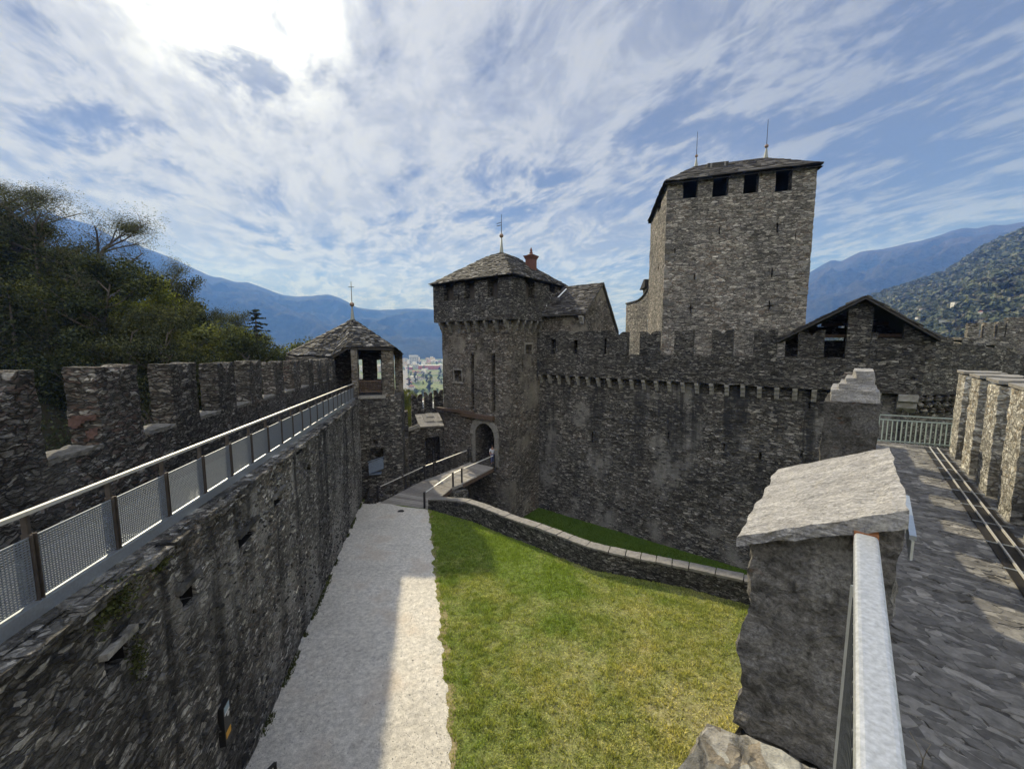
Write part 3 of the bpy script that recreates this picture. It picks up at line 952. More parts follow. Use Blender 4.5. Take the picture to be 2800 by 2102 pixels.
# roof
ev = 0.28
E = [FG1.p(-ev, ze, ev), FG1.p(TW1 + ev, ze, ev), FG1.p(TW1 + ev, ze, -TW1 - ev), FG1.p(-ev, ze, -TW1 - ev)]
ctr = (E[0] + E[2]) / 2
top_z = 8.95
T = [ctr + (e - ctr) * 0.22 for e in E]
for t_ in T:
    t_.z = 8.45
AP = V(ctr.x, ctr.y, top_z)
s_ = MB()
for k in range(4):
    A, B, Ct, D = E[k], E[(k + 1) % 4], T[(k + 1) % 4], T[k]
    if k in (0, 3):
        slates(s_, A, B, Ct, D, 0.2, 0.36)
        slates(s_, D, Ct, AP, AP, 0.2, 0.36)
    dz_ = V(0, 0, .03)
    s_.face(A - dz_, B - dz_, Ct - dz_, D - dz_)
    s_.face(D - dz_, Ct - dz_, AP - dz_)
s_.face(*[e - V(0, 0, .12) for e in E])
roof = s_.build('roof', M['slate'], gate)
finial(gate, AP - V(0, 0, .1), 1.55, .2, .2, 2.0, flags=True)
ch = MB()
cp = at_y(1452, 735, 38.2)
cx = Vector((.8, -.6, 0))
ch.cbox(cp + V(0, 0, .25), cx * .78, N2 * .78, (0, 0, 1.2))
cb = [cp + V(0, 0, .85) + cx * i * .41 + N2 * j * .41 for i, j in ((-1, -1), (1, -1), (1, 1), (-1, 1))]
ct = [cp + V(0, 0, 1.2) + cx * i * .56 + N2 * j * .56 for i, j in ((-1, -1), (1, -1), (1, 1), (-1, 1))]
ch.hexa(cb, ct)
ch.lathe(cp, [(.54, 1.2), (.42, 1.28), (.14, 1.4), (.17, 1.52), (.1, 1.62), (.13, 1.72), (.02, 2.0)], 10)
ch.build('chimney', M['brick'], roof)
# windows, door surround, beams
window(gate, FG, gwin, .5, .1, True)
gb = MB()
for k in range(1, 3):
    a = gwin[0] + (gwin[1] - gwin[0]) * k / 3
    gb.bar(FG.p(a, gwin[2], -.2), FG.p(a, gwin[3], -.2), .03)
gb.bar(FG.p(gwin[0], (gwin[2] + gwin[3]) / 2, -.2), FG.p(gwin[1], (gwin[2] + gwin[3]) / 2, -.2), .03)
gb.build('window_grille', M['iron'], gate)
window(gate, FR, rwin, .5, .12, False)
a0, a1, z0, z1 = door
cxm, rad = (a0 + a1) / 2, (a1 - a0) / 2
sp = z1 - rad
ar = MB()
nseg = 22
for k in range(nseg):
    t0, t1 = math.pi * k / nseg, math.pi * (k + 1) / nseg
    pi = [FG.p(cxm + rad * math.cos(t), sp + rad * math.sin(t), 0.05) for t in (t0, t1)]
    # fill between the arch and the square head of the opening
    def outp(t):
        c_, s_2 = math.cos(t), math.sin(t)
        q_ = (rad + .02) / max(abs(c_), abs(s_2) + 1e-6)
        return FG.p(cxm + q_ * c_, sp + min(q_ * s_2, rad + .02), 0.05)
    po = [outp(t) for t in (t0, t1)]
    ar.face(pi[0], po[0], po[1], pi[1])
    bk = [p - FG.n * .6 for p in pi]
    ar.face(pi[1], bk[1], bk[0], pi[0])
ar.build('arch_head', M['gate'], gate)
nv_ = 9
vo = MB()
for k in range(nv_):
    t0, t1 = math.pi * (k + .03) / nv_, math.pi * (k + .97) / nv_
    ro = rad + .62 + random.uniform(-.06, .06)
    P4 = [(rad, t0), (ro, t0), (ro, t1), (rad, t1)]
    lo = [FG.p(cxm + r_ * math.cos(t), sp + r_ * math.sin(t), .056) for r_, t in P4]
    hi = [FG.p(cxm + r_ * math.cos(t), sp + r_ * math.sin(t), .13) for r_, t in P4]
    vo.hexa(lo, hi)
for sgn in (-1, 1):
    for k in range(5):
        zz0, zz1 = z0 + (sp - z0) * k / 5, z0 + (sp - z0) * (k + 1) / 5 - .02
        e0 = a0 - .42 - .1 * (k % 2) if sgn < 0 else a1 + .02
        e1 = a0 - .02 if sgn < 0 else a1 + .36 + .1 * (k % 2)
        vo.fbox(FG, e0, e1, zz0, zz1, -.02, .1)
vo.rough(.012, 4, 5)
vo.build('door_arch', M['dress'], gate)
bm_ = MB()
b1 = FG.rect(1205, 1119, 1296, 1126)
bm_.fbox(FG, b1[0], b1[1] + .3, b1[2], b1[3], .01, .3)
bm_.build('door_beam', M['wood'], gate)
bm_ = MB()
b2 = FG.rect(1266, 1126, 1353, 1135)
bm_.fbox(FG, b2[0], b2[1], b2[2] - .25, b2[3] - .18, .01, .42)
bm_.build('door_beam', M['wood'], gate)

# ================================================================== CURTAIN WALL
FC = Frame((2.37, 36.4), (.8, -.6))            # front of the overhanging parapet
FL = FC.off(-.5)                                # lower wall face
zc0, zc1 = -2.78, -.8
curt = thing('curtain_wall', 'tall dark stained curtain wall with swallowtail battlements on stone corbels above the moat', 'castle wall', (12, 29, MZ))
SEND = 25.4
w = MB()
slit = lambda fr_, *rs: [fr_.rect(*r_) + (.35,) for r_ in rs]
facade(w, FL, -.1, SEND - .3, MZ - .3, zc0 + .01, slit(FL, (1618, 1180, 1622, 1208), (1688, 1182, 1691, 1200), (1826, 1182, 1830, 1202), (1977, 1213, 1982, 1232), (2075, 1236, 2082, 1262),
       (2187, 1232, 2195, 1252), (2240, 1232, 2248, 1252), (1502, 1158, 1505, 1176), (2210, 1100, 2216, 1118)), 0.5)
w.rough(0.05, 1.1, 11)
split = len(w.fs)
add_stones(w, FL, .2, SEND - .6, MZ, zc0 - 1.0, 1700, (.3, .1), (.03, .06))
w.build('wall', M['curtain'], curt, mat2=M['stones'], split=split)
w = MB()
a_w = FC.uz(1665, 930)[0]
zi = FC.uz(1560, 906)[1]
cw = [FC.rect(*r_) for r_ in ((1506, 927, 1520, 967), (1568, 930, 1579, 968), (1652, 925, 1658, 970))]
facade(w, FC, 0, a_w, zc0, zc1, [], 0.4)
facade(w, FC, 0, a_w, zc1, zi, [r_ + (.6,) for r_ in cw], 0.4)
gv = [FC.rect(*r_) for r_ in ((2220, 960, 2225, 979), (2299, 959, 2316, 982), (2528, 966, 2535, 989), (2490, 1030, 2503, 1040))]
facade(w, FC, a_w, SEND, zc0, zc1, [r_ + (.5,) for r_ in gv], 0.4)
w.grid(FC.p(0, zc0), FC.p(SEND, zc0), FC.p(SEND, zc0, -.14), FC.p(0, zc0, -.14), 0.6)
w.grid(FC.p(0, zc0, -.14), FC.p(SEND, zc0, -.14), FC.p(SEND, zc1, -.2), FC.p(0, zc1, -.2), 0.8)
w.grid(FC.p(a_w, zc1), FC.p(SEND, zc1), FC.p(SEND, zc1, -.75), FC.p(a_w, zc1, -.75), 0.5)
w.grid(FC.p(0, zi), FC.p(a_w, zi), FC.p(a_w, zi, -.9), FC.p(0, zi, -.9), 0.6)
w.grid(FC.p(a_w, zc1), FC.p(a_w, zc1, -.9), FC.p(a_w, zi, -.9), FC.p(a_w, zi), .5)
w.grid(FC.p(0, zc0 - 4, -.95), FC.p(SEND, zc0 - 4, -.95), FC.p(SEND, zc1, -.75), FC.p(0, zc1, -.75), 1.5)
w.rough(0.04, 1.4, 12)
w.build('parapet', M['band'], curt)
# corbels: one every 0.9 m or so
na = 26
for k in range(na):
    a = 0.25 + k * (SEND - 1.0) / (na - 1)
    cmb = MB(); cmb.extr(FL, corbel_prof(.85, .48, zc0 - .012), a - .13, a + .13); cmb.rough(.02, 3, k)
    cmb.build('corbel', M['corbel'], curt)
mer = [(1666, 1714), (1749, 1801), (1843, 1894), (1946, 2004), (2060, 2125)]
for k, (x0, x1) in enumerate(mer):
    a0, a1 = FC.uz(x0, 935)[0], FC.uz(x1, 935)[0]
    mb_ = MB(); merlon(mb_, FC, a0, a1, zc1, 1.83, .6, .38, .28)
    mb_.rough(.03, 2.2, k); mb_.build('merlon', M['band'], curt)

# ---------------- stone house on the wall beside the gate tower
house = thing('gabled_stone_house', 'small gabled stone house with slate roof built onto the gate tower above the wall', 'house', FC.p(3, zi, -2))
sg = 4.75
FA = FC.off(-.35)
FH = Frame(FA.p(sg, 0), N2)                     # gable face
ridge_q, rz, fz, bq, bz_ = 3.2, 5.6, 3.0, 7.0, 1.35
w = MB()
w.grid(FA.p(0, zi), FA.p(sg, zi), FA.p(sg, fz), FA.p(0, fz), .45)
for (qa, qb) in ((0, ridge_q), (ridge_q, bq)):
    nq = 8
    for i in range(nq):
        x0, x1 = qa + (qb - qa) * i / nq, qa + (qb - qa) * (i + 1) / nq
        zt = lambda x: fz + (rz - fz) * x / ridge_q if x <= ridge_q else rz + (bz_ - rz) * (x - ridge_q) / (bq - ridge_q)
        nz = 8
        for j in range(nz):
            w.face(FH.p(x0, -1 + (zt(x0) + 1) * j / nz), FH.p(x1, -1 + (zt(x1) + 1) * j / nz), FH.p(x1, -1 + (zt(x1) + 1) * (j + 1) / nz), FH.p(x0, -1 + (zt(x0) + 1) * (j + 1) / nz))
w.rough(.035, 1.7, 21)
w.build('wall', M['gate'], house)
s_ = MB()
ro, gx = .3, .22
def hp(q_, z, a):
    return FH.p(q_, z, a)
eF, eR = hp(-.45, fz - .3, gx), hp(ridge_q, rz + .06, gx)
tF, tR = hp(-.45, fz - .3, -5.2), hp(ridge_q, rz + .06, -5.2)
slates(s_, tF, eF, eR, tR, .2, .38)
s_.hexa([tF - V(0, 0, .12), eF - V(0, 0, .12), eR - V(0, 0, .12), tR - V(0, 0, .12)], [tF - V(0, 0, .02), eF - V(0, 0, .02), eR - V(0, 0, .02), tR - V(0, 0, .02)])
bE, bT = hp(bq + .15, bz_ - .1, gx), hp(bq + .15, bz_ - .1, -5.2)
slates(s_, bE, bT, tR, eR, .3, .5)
s_.hexa([bT - V(0, 0, .12), bE - V(0, 0, .12), eR - V(0, 0, .12), tR - V(0, 0, .12)], [bT - V(0, 0, .02), bE - V(0, 0, .02), eR - V(0, 0, .02), tR - V(0, 0, .02)])
s_.build('roof', M['slate_dark'], house)
for (q0, q1, xx) in ((.1, .9, -4.5), (1.9, 3.0, -3.6)):
    pa, pb = hp(q0 - .45, fz - .2 + (rz - fz + .3) * q0 / (ridge_q + .45), xx), hp(q1 - .45, fz - .2 + (rz - fz + .3) * q1 / (ridge_q + .45), xx + .25)
    fl = MB()
    fl.bar(pa + V(0, 0, .16), pb + V(0, 0, .16), .16, .05)
    fl.build('roof_flashing', M['white'], house)
cb_ = MB()
for q_ in (.15,):
    cb_.extr(FA, corbel_prof(.7, .4, fz - .5), sg - .5, sg - .15)
cb_.build('corbel', M['corbel'], house)

# ================================================================== KEEP
LK = Vector((14.67, 38.0, 0))
UK = Vector((.961, -.2756, 0)).normalized()
FK = Frame(LK, UK)
FKS = Frame(LK, (.208, .978), flip=True)
KW, KD = 11.97, 11.0
kz0, kz1 = -6.0, 15.25
keep = thing('keep_tower', 'tallest square stone keep with four openings under a low slate roof and two lightning rods', 'tower', (20, 41, kz0))
FKR = Frame(FK.p(KW, 0), (.208, .978))
KB = Frame(FK.p(0, 0, -KD), UK)
hol = [FK.rect(*r_) + (.9, True) for r_ in ((1868, 491, 1908, 542), (1949, 482, 1992, 537), (2034, 470, 2076, 528), (2121, 462, 2166, 523))]
hol = [(h[0], h[1], h[2], kz1, .9, True) for h in hol]
hol += slit(FK, (1965, 622, 1969, 642), (2123, 610, 2128, 637), (1897, 747, 1901, 766), (2108, 735, 2112, 757), (1887, 830, 1890, 857), (2101, 822, 2105, 852), (1883, 841, 1895, 844), (2097, 834, 2110, 838), (2174, 640, 2177, 656), (1844, 678, 1847, 700))
w = MB()
facade(w, FK, 0, KW, kz0, kz1, hol, .55)
hs_ = [FKS.rect(*r_) + (.9, True) for r_ in ((1783, 548, 1791, 592), (1800, 527, 1808, 573))]
facade(w, FKS, 0, KD, kz0, kz1, [(h[0], h[1], h[2], kz1, .9, True) for h in hs_] + slit(FKS, (1800, 722, 1802, 738)), .55)
hr_ = FKR.rect(2119, 489, 2149, 523)
facade(w, FKR, 0, KD, kz0, kz1, [(3.6, 8.6, 12.9, kz1, .5, True)], .8)
w.grid(KB.p(0, kz0), KB.p(KW, kz0), KB.p(KW, kz1), KB.p(0, kz1), .8)
w.face(FK.p(.3, 11.3, -.3), FK.p(KW - .3, 11.3, -.3), FK.p(KW - .3, 11.3, -KD + .3), FK.p(.3, 11.3, -KD + .3))
w.rough(.045, 1.3, 31)
w.build('wall', M['keep'], keep)
M['quoin'] = stone('quoin_stone', sc=.6, zk=1.0, joint=(-.1, -.05), cols=((.12, .113, .103), (.18, .17, .156), (.24, .227, .207), (.32, .3, .275)), warm=.1)
def quoin(a0, a1, z0, z1, d0, d1):
    q_ = MB()
    q_.fbox(FK, a0, a1, z0, z1, d0, d1)
    q_.rough(.015, 2.5, z0)
    q_.build('quoin', M['quoin'], keep)
for k in range(28, 64):
    zz = kz0 + .5 + k * .33
    if zz > kz1 - .5:
        break
    l1 = .45 if k % 2 else .8
    if random.random() < .7:
        quoin(-.02, l1 + random.uniform(-.15, .2), zz, zz + .29, -.35, .02 + random.uniform(0, .02))
    if random.random() < .6:
        quoin(KW - l1 - random.uniform(-.15, .2), KW + .02, zz, zz + .29, -.35, .02 + random.uniform(0, .02))
for (x0, y0, x1, y1) in ((1882, 752, 1896, 766), (1902, 753, 1914, 765), (2093, 744, 2107, 753), (2113, 742, 2130, 752), (1872, 833, 1885, 841), (1891, 845, 1904, 855), (2088, 826, 2100, 834), (2106, 826, 2130, 834), (2106, 840, 2126, 850)):
    r_ = FK.rect(x0, y0, x1, y1)
    quoin(r_[0], r_[1], r_[2], r_[3], -.2, .05)
ev = .32
E = [FK.p(-ev, kz1 - .05, ev), FK.p(KW + ev, kz1 + .05, ev), FKR.p(KD + ev, kz1 - .05, ev), FKS.p(KD + ev, kz1 - .2, ev)]
RA = Vector((15.8 + .961 * 3.6, 43.4 - .2756 * 3.6, 18.55))
RB = Vector((15.8 + .961 * 10.0, 43.4 - .2756 * 10.0, 18.55))
s_ = MB()
slates(s_, E[0], E[1], RB, RA, .42, .7, .05)
slates(s_, E[3], E[0], RA, RA, .42, .7, .05)
slates(s_, E[1], E[2], RB, RB, .42, .7, .05)
for ps in ((E[0], E[1], RB, RA), (E[3], E[0], RA), (E[1], E[2], RB), (E[2], E[3], RA, RB)):
    s_.face(*[p - V(0, 0, .04) for p in ps])
    s_.face(*[p - V(0, 0, .25) for p in reversed(ps)])
kroof = s_.build('roof', M['slate_dark'], keep)
finial(keep, RA + V(0, 0, .05), .85, .17, .15, 2.4)
finial(keep, RB + V(0, 0, .05), .95, .2, .18, 2.5)
dm = MB()
dp = FK.p(4.9, 17.35, -4.2)
dm.cbox(dp + V(0, 0, .3), UK * 1.9, FK.n * 1.4, (0, 0, .5))
dm.build('dormer', M['slate_dark'], kroof)
for e_ in (-.62, .62):
    dm2 = MB()
    dm2.cbox(dp + UK * e_ + FK.n * .74 + V(0, 0, .22), UK * .16, FK.n * .06, (0, 0, .55))
    dm2.build('dormer_post', M['dress'], kroof)

# pale courtyard wing to the left of the keep
wing = thing('pale_stone_wing', 'sunlit pale stone wall with a swept roofline at the left side of the keep', 'building', (16, 49, kz0))
FWo = FKS.p(KD, 0)
FW = Frame(FWo, (-.1, .995), flip=True)
w = MB()
al = FW.uz(1711, 880)[0]
zt0 = FW.uz(1720, 830)[1]
n = 12
prof = [zt0 + 1.2 * max(0, 1 - (al * i / n) / (al * .5)) ** 2 for i in range(n + 1)]
for i in range(n):
    x0, x1 = al * i / n, al * (i + 1) / n
    for j in range(8):
        zz = lambda t_, pr: kz0 + (pr - kz0) * t_ / 8
        w.face(FW.p(x0, zz(j, prof[i])), FW.p(x1, zz(j, prof[i + 1])), FW.p(x1, zz(j + 1, prof[i + 1])), FW.p(x0, zz(j + 1, prof[i])))
    w.face(FW.p(x0, prof[i]), FW.p(x1, prof[i + 1]), FW.p(x1, prof[i + 1], -1.2), FW.p(x0, prof[i], -1.2))
w.grid(FW.p(al, kz0), FW.p(al, kz0, -1.2), FW.p(al, prof[-1], -1.2), FW.p(al, prof[-1]), .6)
w.rough(.04, 1.5, 33)
w.build('wall', M['keep'], wing)
cp_ = MB()
for i in range(n):
    x0, x1 = al * i / n, al * (i + 1) / n
    cp_.hexa([FW.p(x0, prof[i] + .01, .12), FW.p(x1, prof[i + 1] + .01, .12), FW.p(x1, prof[i + 1] + .01, -1.3), FW.p(x0, prof[i] + .01, -1.3)],
             [FW.p(x0, prof[i] + .16, .12), FW.p(x1, prof[i + 1] + .16, .12), FW.p(x1, prof[i + 1] + .16, -1.3), FW.p(x0, prof[i] + .16, -1.3)])
cp_.build('coping', M['slate_dark'], wing)
tt = MB()
tb_ = FW.rect(1757, 788, 1764.5, 816)
tt.fbox(FW, tb_[0], tb_[1], prof[0] - 1.3, tb_[3], -1.0, -.05)
tt.build('turret', M['dress'], wing)
tr = MB()
tr.hexa([FW.p(tb_[0] - .3, tb_[3] + .004, .25), FW.p(tb_[1] + .4, tb_[3] - .15, .25), FW.p(tb_[1] + .4, tb_[3] - .15, -1.3), FW.p(tb_[0] - .3, tb_[3] + .004, -1.3)],
        [FW.p(tb_[0] - .3, tb_[3] + 1.0, .25), FW.p(tb_[0] + .1, tb_[3] + 1.0, .25), FW.p(tb_[0] + .1, tb_[3] + 1.0, -1.3), FW.p(tb_[0] - .3, tb_[3] + 1.0, -1.3)])
tr.build('turret_roof', M['slate_dark'], wing)

# ================================================================== GABLED WATCH SHELTER on the curtain wall
shel = thing('gabled_wall_shelter', 'open gabled shelter with slate roof over battlements at the right end of the curtain wall', 'building', FC.p(22, zc1, -2))
aL, zL = FC.uz(2125, 931)
aA, zA = FC.uz(2365, 812)
aR, zR = FC.uz(2566, 925)
DEP = 5.5
s_ = MB()
def sp_(a, z, dd):
    return FC.p(a, z, dd)
of = .55
for (x0, q0, x1, q1) in ((aL, zL, aA, zA), (aR, zR, aA, zA)):
    A, B, Ct, D = sp_(x0, q0, of), sp_(x0, q0, -DEP), sp_(x1, q1, -DEP), sp_(x1, q1, of)
    if x0 == aL:
        A, B, Ct, D = B, A, D, Ct
    slates(s_, A, B, Ct, D, .3, .55, .06)
    h_ = V(0, 0, .1)
    s_.hexa([A - h_ * 1.6, B - h_ * 1.6, Ct - h_ * 1.6, D - h_ * 1.6], [A - h_ * .3, B - h_ * .3, Ct - h_ * .3, D - h_ * .3])
s_.build('roof', M['slate_dark'], shel)
def roof_z(a):
    return (zL + (zA - zL) * (a - aL) / (aA - aL) if a < aA else zA + (zR - zA) * (a - aA) / (aR - aA)) - .22
def post(x0, x1, ytop=None, th=.6, mat='band', name='pillar', sw=False):
    a0, a1 = FC.uz(x0, 935)[0], FC.uz(x1, 935)[0]
    p_ = MB()
    if sw:
        h = FC.uz((x0 + x1) / 2, ytop)[1] - zc1
        merlon(p_, FC, a0, a1, zc1, h, th, .38, .28)
    else:
        n_ = 6
        for i in range(n_):
            b0, b1 = a0 + (a1 - a0) * i / n_, a0 + (a1 - a0) * (i + 1) / n_
            t0 = roof_z(b0) if ytop is None else FC.uz(x0, ytop)[1]
            t1 = roof_z(b1) if ytop is None else FC.uz(x0, ytop)[1]
            for dd, fl_ in ((0, False), (-th, True)):
                for j in range(8):
                    q = [p for p in (FC.p(b0, zc1 + (t0 - zc1) * j / 8, dd), FC.p(b1, zc1 + (t1 - zc1) * j / 8, dd), FC.p(b1, zc1 + (t1 - zc1) * (j + 1) / 8, dd), FC.p(b0, zc1 + (t0 - zc1) * (j + 1) / 8, dd))]
                    p_.face(*(q[::-1] if fl_ else q))
            p_.face(FC.p(b0, t0), FC.p(b1, t1), FC.p(b1, t1, -th), FC.p(b0, t0, -th))
        for b, fl_ in ((a0, 1), (a1, 0)):
            t = roof_z(b) if ytop is None else FC.uz(x0, ytop)[1]
            q = [FC.p(b, zc1), FC.p(b, zc1, -th), FC.p(b, t, -th), FC.p(b, t)]
            p_.face(*(q[::-1] if fl_ else q))
    p_.rough(.03, 2.0, x0)
    p_.build(name, M[mat], shel)
post(2183, 2255, 903, sw=True, name='merlon')
post(2314, 2382)
post(2382, 2400, 908, name='merlon')
post(2400, 2470, 925, name='parapet')
post(2470, 2560, None, name='gable_wall')
rw_ = MB()
FB = FC.off(-DEP + .3)
gaps = [FB.rect(*r_) + (.4, True) for r_ in ((2236, 884, 2254, 894), (2252, 921, 2309, 931), (2293, 884, 2310, 897))]
nR = 26
for i in range(nR):
    b0, b1 = aL + .3 + (aR - aL - .5) * i / nR, aL + .3 + (aR - aL - .5) * (i + 1) / nR
    zt_ = (roof_z(b0) + roof_z(b1)) / 2 + .1
    facade(rw_, FB, b0, b1, -2.9, zt_, [h for h in gaps if h[1] > b0 and h[0] < b1], 1.5)
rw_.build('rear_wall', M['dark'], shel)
bm_ = MB()
for k in range(3):
    zz = zL + (zA - zL) * (.25 + .3 * k)
    xl = aL + (aA - aL) * (.25 + .3 * k)
    xr = aR + (aA - aR) * (.25 + .3 * k)
    bm_.bar(FC.p(xl, zz - .35, -1.2 - k), FC.p(xr, zz - .35, -1.2 - k), .2, .2)
bm_.build('roof_beam', M['wood'], shel)

# ================================================================== CORNER TOWER to the right
F2 = Frame(FC.p(SEND, 0), (.985, .17))
ctw = thing('corner_wall', 'dark stone wall beyond the shelter carried on clusters of rounded corbels', 'castle wall', F2.p(5, MZ))
w = MB()
n = 20
lenw = 12.0
ztop = [F2.uz(2569, 914)[1] - (F2.uz(2569, 914)[1] - F2.uz(2760, 950)[1]) * min(1.15, max(0, (i / n * lenw) / F2.uz(2760, 950)[0])) for i in range(n + 1)]
for i in range(n):
    x0, x1 = lenw * i / n, lenw * (i + 1) / n
    t0, t1 = ztop[i] - .25 * (i % 4 == 3), ztop[i + 1] - .25 * (i % 4 == 3)
    for j in range(10):
        w.face(F2.p(x0, zc0 + (t0 - zc0) * j / 10), F2.p(x1, zc0 + (t1 - zc0) * j / 10), F2.p(x1, zc0 + (t1 - zc0) * (j + 1) / 10), F2.p(x0, zc0 + (t0 - zc0) * (j + 1) / 10))
    w.face(F2.p(x0, t0), F2.p(x1, t1), F2.p(x1, t1, -.8), F2.p(x0, t0, -.8))
w.grid(F2.p(0, zc0), F2.p(lenw, zc0), F2.p(lenw, zc0, -.6), F2.p(0, zc0, -.6), 1)
w.grid(F2.p(-.3, MZ, -.6), F2.p(lenw, MZ, -.6), F2.p(lenw, zc0, -.6), F2.p(-.3, zc0, -.6), .6)
w.rough(.05, 1.5, 41)
w.build('wall', M['band'], ctw)
for k in range(9):
    a = .1 + k * .62
    cmb = MB()
    for (zz, dd, rr) in ((zc0 - .22, -.12, .2), (zc0 - .62, -.32, .19), (zc0 - 1.0, -.5, .17)):
        c_ = F2.p(a + (.3 if zz < zc0 - .5 else 0), zz, dd)
        cmb.tube([c_ - F2.n * .5, c_ + F2.n * .05, c_ + F2.n * .16], [rr, rr, rr * .6], 10)
    cmb.build('corbel', M['dark'], ctw, True)
cmb = MB(); cmb.extr(Frame(FC.p(SEND - .9, 0, -.5), FC.u), [(0, zc0 - .01), (.6, zc0 - .01), (.58, zc0 - .4), (.35, zc0 - .45), (.33, zc0 - .8), (0, zc0 - 1.1)], 0, .8)
cmb.build('corbel', M['corbel'], ctw)
hol_ = F2.rect(2765, 978, 2795, 1008)

# crenellated tower farther back
ft = thing('crenellated_tower', 'distant square battlemented tower top catching sun on its left faces at the right picture edge', 'tower', (52, 42, -6))
FT = Frame((43.0, 42.0), (.9, -.43))
w = MB()
zt_ = FT.uz(2700, 922)[1]
a0 = FT.uz(2634, 900)[0]
w.fbox(FT, a0, a0 + 16, -8, zt_, -6, 0, .8)
w.rough(.05, 1.3, 44)
w.build('wall', M['keep'], ft)
for (x0, x1, y) in ((2647, 2678, 883), (2691, 2716, 881), (2727, 2748, 880), (2752, 2850, 868)):
    mb_ = MB(); b0, b1 = FT.uz(x0, 900)[0], FT.uz(x1, 900)[0]
    mb_.fbox(FT, b0, b1, zt_, FT.uz(x0, y)[1], -.5, 0, .4, bottom=False); mb_.rough(.04, 1.6, x0)
    mb_.build('merlon', M['keep'], ft)
# ================================================================== LEFT WALL WALK
EL = Vector((-.2505, .968, 0)).normalized()      # along the left wall, away from the camera
LL = Vector((-.968, -.2505, 0)).normalized()     # to its left
def lw(w_, l_, z=0.0):
    q = EL * w_ + LL * l_
    return Vector((q.x, q.y, z))
def zwalk(w_):
    return -3.2 - (w_ - 5.26) * (1.06 / 27.1)
WEND = 32.3
FLW = Frame(lw(0, 4.2), EL)                       # courtyard face of the wall
left = thing('rampart_wall', 'dark streaked rampart wall with battlements and metal railing at the left of the gravel path', 'castle wall', lw(14, 5, GZ))
w = MB()
def zt_l(w_):
    return zwalk(w_) - .06
FSL = SlopeFrame(lw(0, 4.2), EL)
FSL.k = 1.06 / 27.1
holes = [FSL.rect(*r_) + (.6,) for r_ in ((652, 1448, 700, 1482), (490, 1600, 535, 1655), (748, 1352, 775, 1378), (290, 1765, 352, 1830), (690, 1660, 700, 1684), (646, 1866, 656, 1892), (842, 1272, 852, 1290), (812, 1226, 830, 1240))]
facade(w, FSL, -3, WEND, GZ - .9, -3.2 + 5.26 * FSL.k - .06, holes, .24)
w.rough(.05, 1.5, 51, 3)
w.grid(FLW.p(WEND, GZ - .3), FLW.p(WEND, GZ - .3, -3), FLW.p(WEND, zt_l(WEND), -3), FLW.p(WEND, zt_l(WEND)), .5)
w.grid(lw(-3, 4.25, zt_l(-3)), lw(WEND, 4.25, zt_l(WEND)), lw(WEND, 5.9, zt_l(WEND)), lw(-3, 5.9, zt_l(-3)), .5)
split = len(w.fs)
add_stones(w, FSL, 1.5, WEND - .3, GZ + .5, -3.25, 4600, (.17, .055), (.015, .05), holes)
for h in holes[:4]:
    w.box(FSL.p(h[0] - .12, h[3] + .02, -.1), FSL.u * (h[1] - h[0] + .22), FSL.n * .2, V(0, 0, .09), .08, fresh=False)
w.build('wall', M['left'], left, mat2=M['stones'], split=split)
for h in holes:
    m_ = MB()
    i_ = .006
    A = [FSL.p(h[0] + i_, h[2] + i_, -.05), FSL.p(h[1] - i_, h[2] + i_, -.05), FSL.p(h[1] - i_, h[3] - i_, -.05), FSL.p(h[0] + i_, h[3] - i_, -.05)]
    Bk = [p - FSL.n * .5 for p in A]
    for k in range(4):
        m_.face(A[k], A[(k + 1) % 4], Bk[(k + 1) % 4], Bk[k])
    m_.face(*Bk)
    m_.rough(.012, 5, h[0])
    m_.build('putlog_shade_lining', M['void'], left)  # added dark lining: shade of the deep hole put into its colour
# projecting ledge of flat stones along the top edge
lg = MB()
x = -3.0
while x < WEND:
    l_ = random.uniform(.35, .9)
    for lay in range(2):
        z = zwalk(x) - .075 - lay * .1
        pr = random.uniform(.10, .24) * (1 if lay == 0 else .6)
        o_ = lw(x + random.uniform(-.1, .1), 4.2 - pr, z - .09)
        lg.box(o_, EL * (l_ - .03) + V(0, 0, -(l_) * .039), LL * (.3 + pr), V(0, 0, .085 + random.uniform(-.02, .015)), .14, fresh=False)
    x += l_
lg.rough(.03, 5, 3)
lg.build('coping', M['left'], left)
PER = 2.27
FM = Frame(lw(0, 5.8), EL)
zsill = lambda w_: -1.92 - (w_ - 8) * .028
ma = [FM.uz(px, 1050)[0] * 1.083 for px in (176, 407, 547, 643, 718, 775.5, 819)]
ma += [ma[-1] + 2.3 * (k + 1) for k in range(3)]
m0 = FM.uz(101, 1060)[0]
ma = [m0 - 3.3, m0 - 1.15] + ma
ends = {2: FM.uz(379, 1050)[0], 1: m0}
hm = 1.52
pp = MB()
nb = 60
for i in range(nb):
    x0, x1 = -3 + (WEND + 3) * i / nb, -3 + (WEND + 3) * (i + 1) / nb
    for j in range(6):
        zz = lambda x, jj: zt_l(x) - .2 + (zsill(x) - zt_l(x) + .2) * jj / 6
        pp.face(FM.p(x0, zz(x0, j)), FM.p(x1, zz(x1, j)), FM.p(x1, zz(x1, j + 1)), FM.p(x0, zz(x0, j + 1)))
        pp.face(FM.p(x1, zz(x1, j), -.5), FM.p(x0, zz(x0, j), -.5), FM.p(x0, zz(x0, j + 1), -.5), FM.p(x1, zz(x1, j + 1), -.5))
    pp.face(FM.p(x0, zsill(x0)), FM.p(x1, zsill(x1)), FM.p(x1, zsill(x1), -.5), FM.p(x0, zsill(x0), -.5))
pp.grid(FM.p(-3, -16, -.5), FM.p(WEND, -16, -.5), FM.p(WEND, zt_l(WEND) - .2, -.5), FM.p(-3, zt_l(-3) - .2, -.5), 2.0)
pp.rough(.035, 2.3, 53, 3)
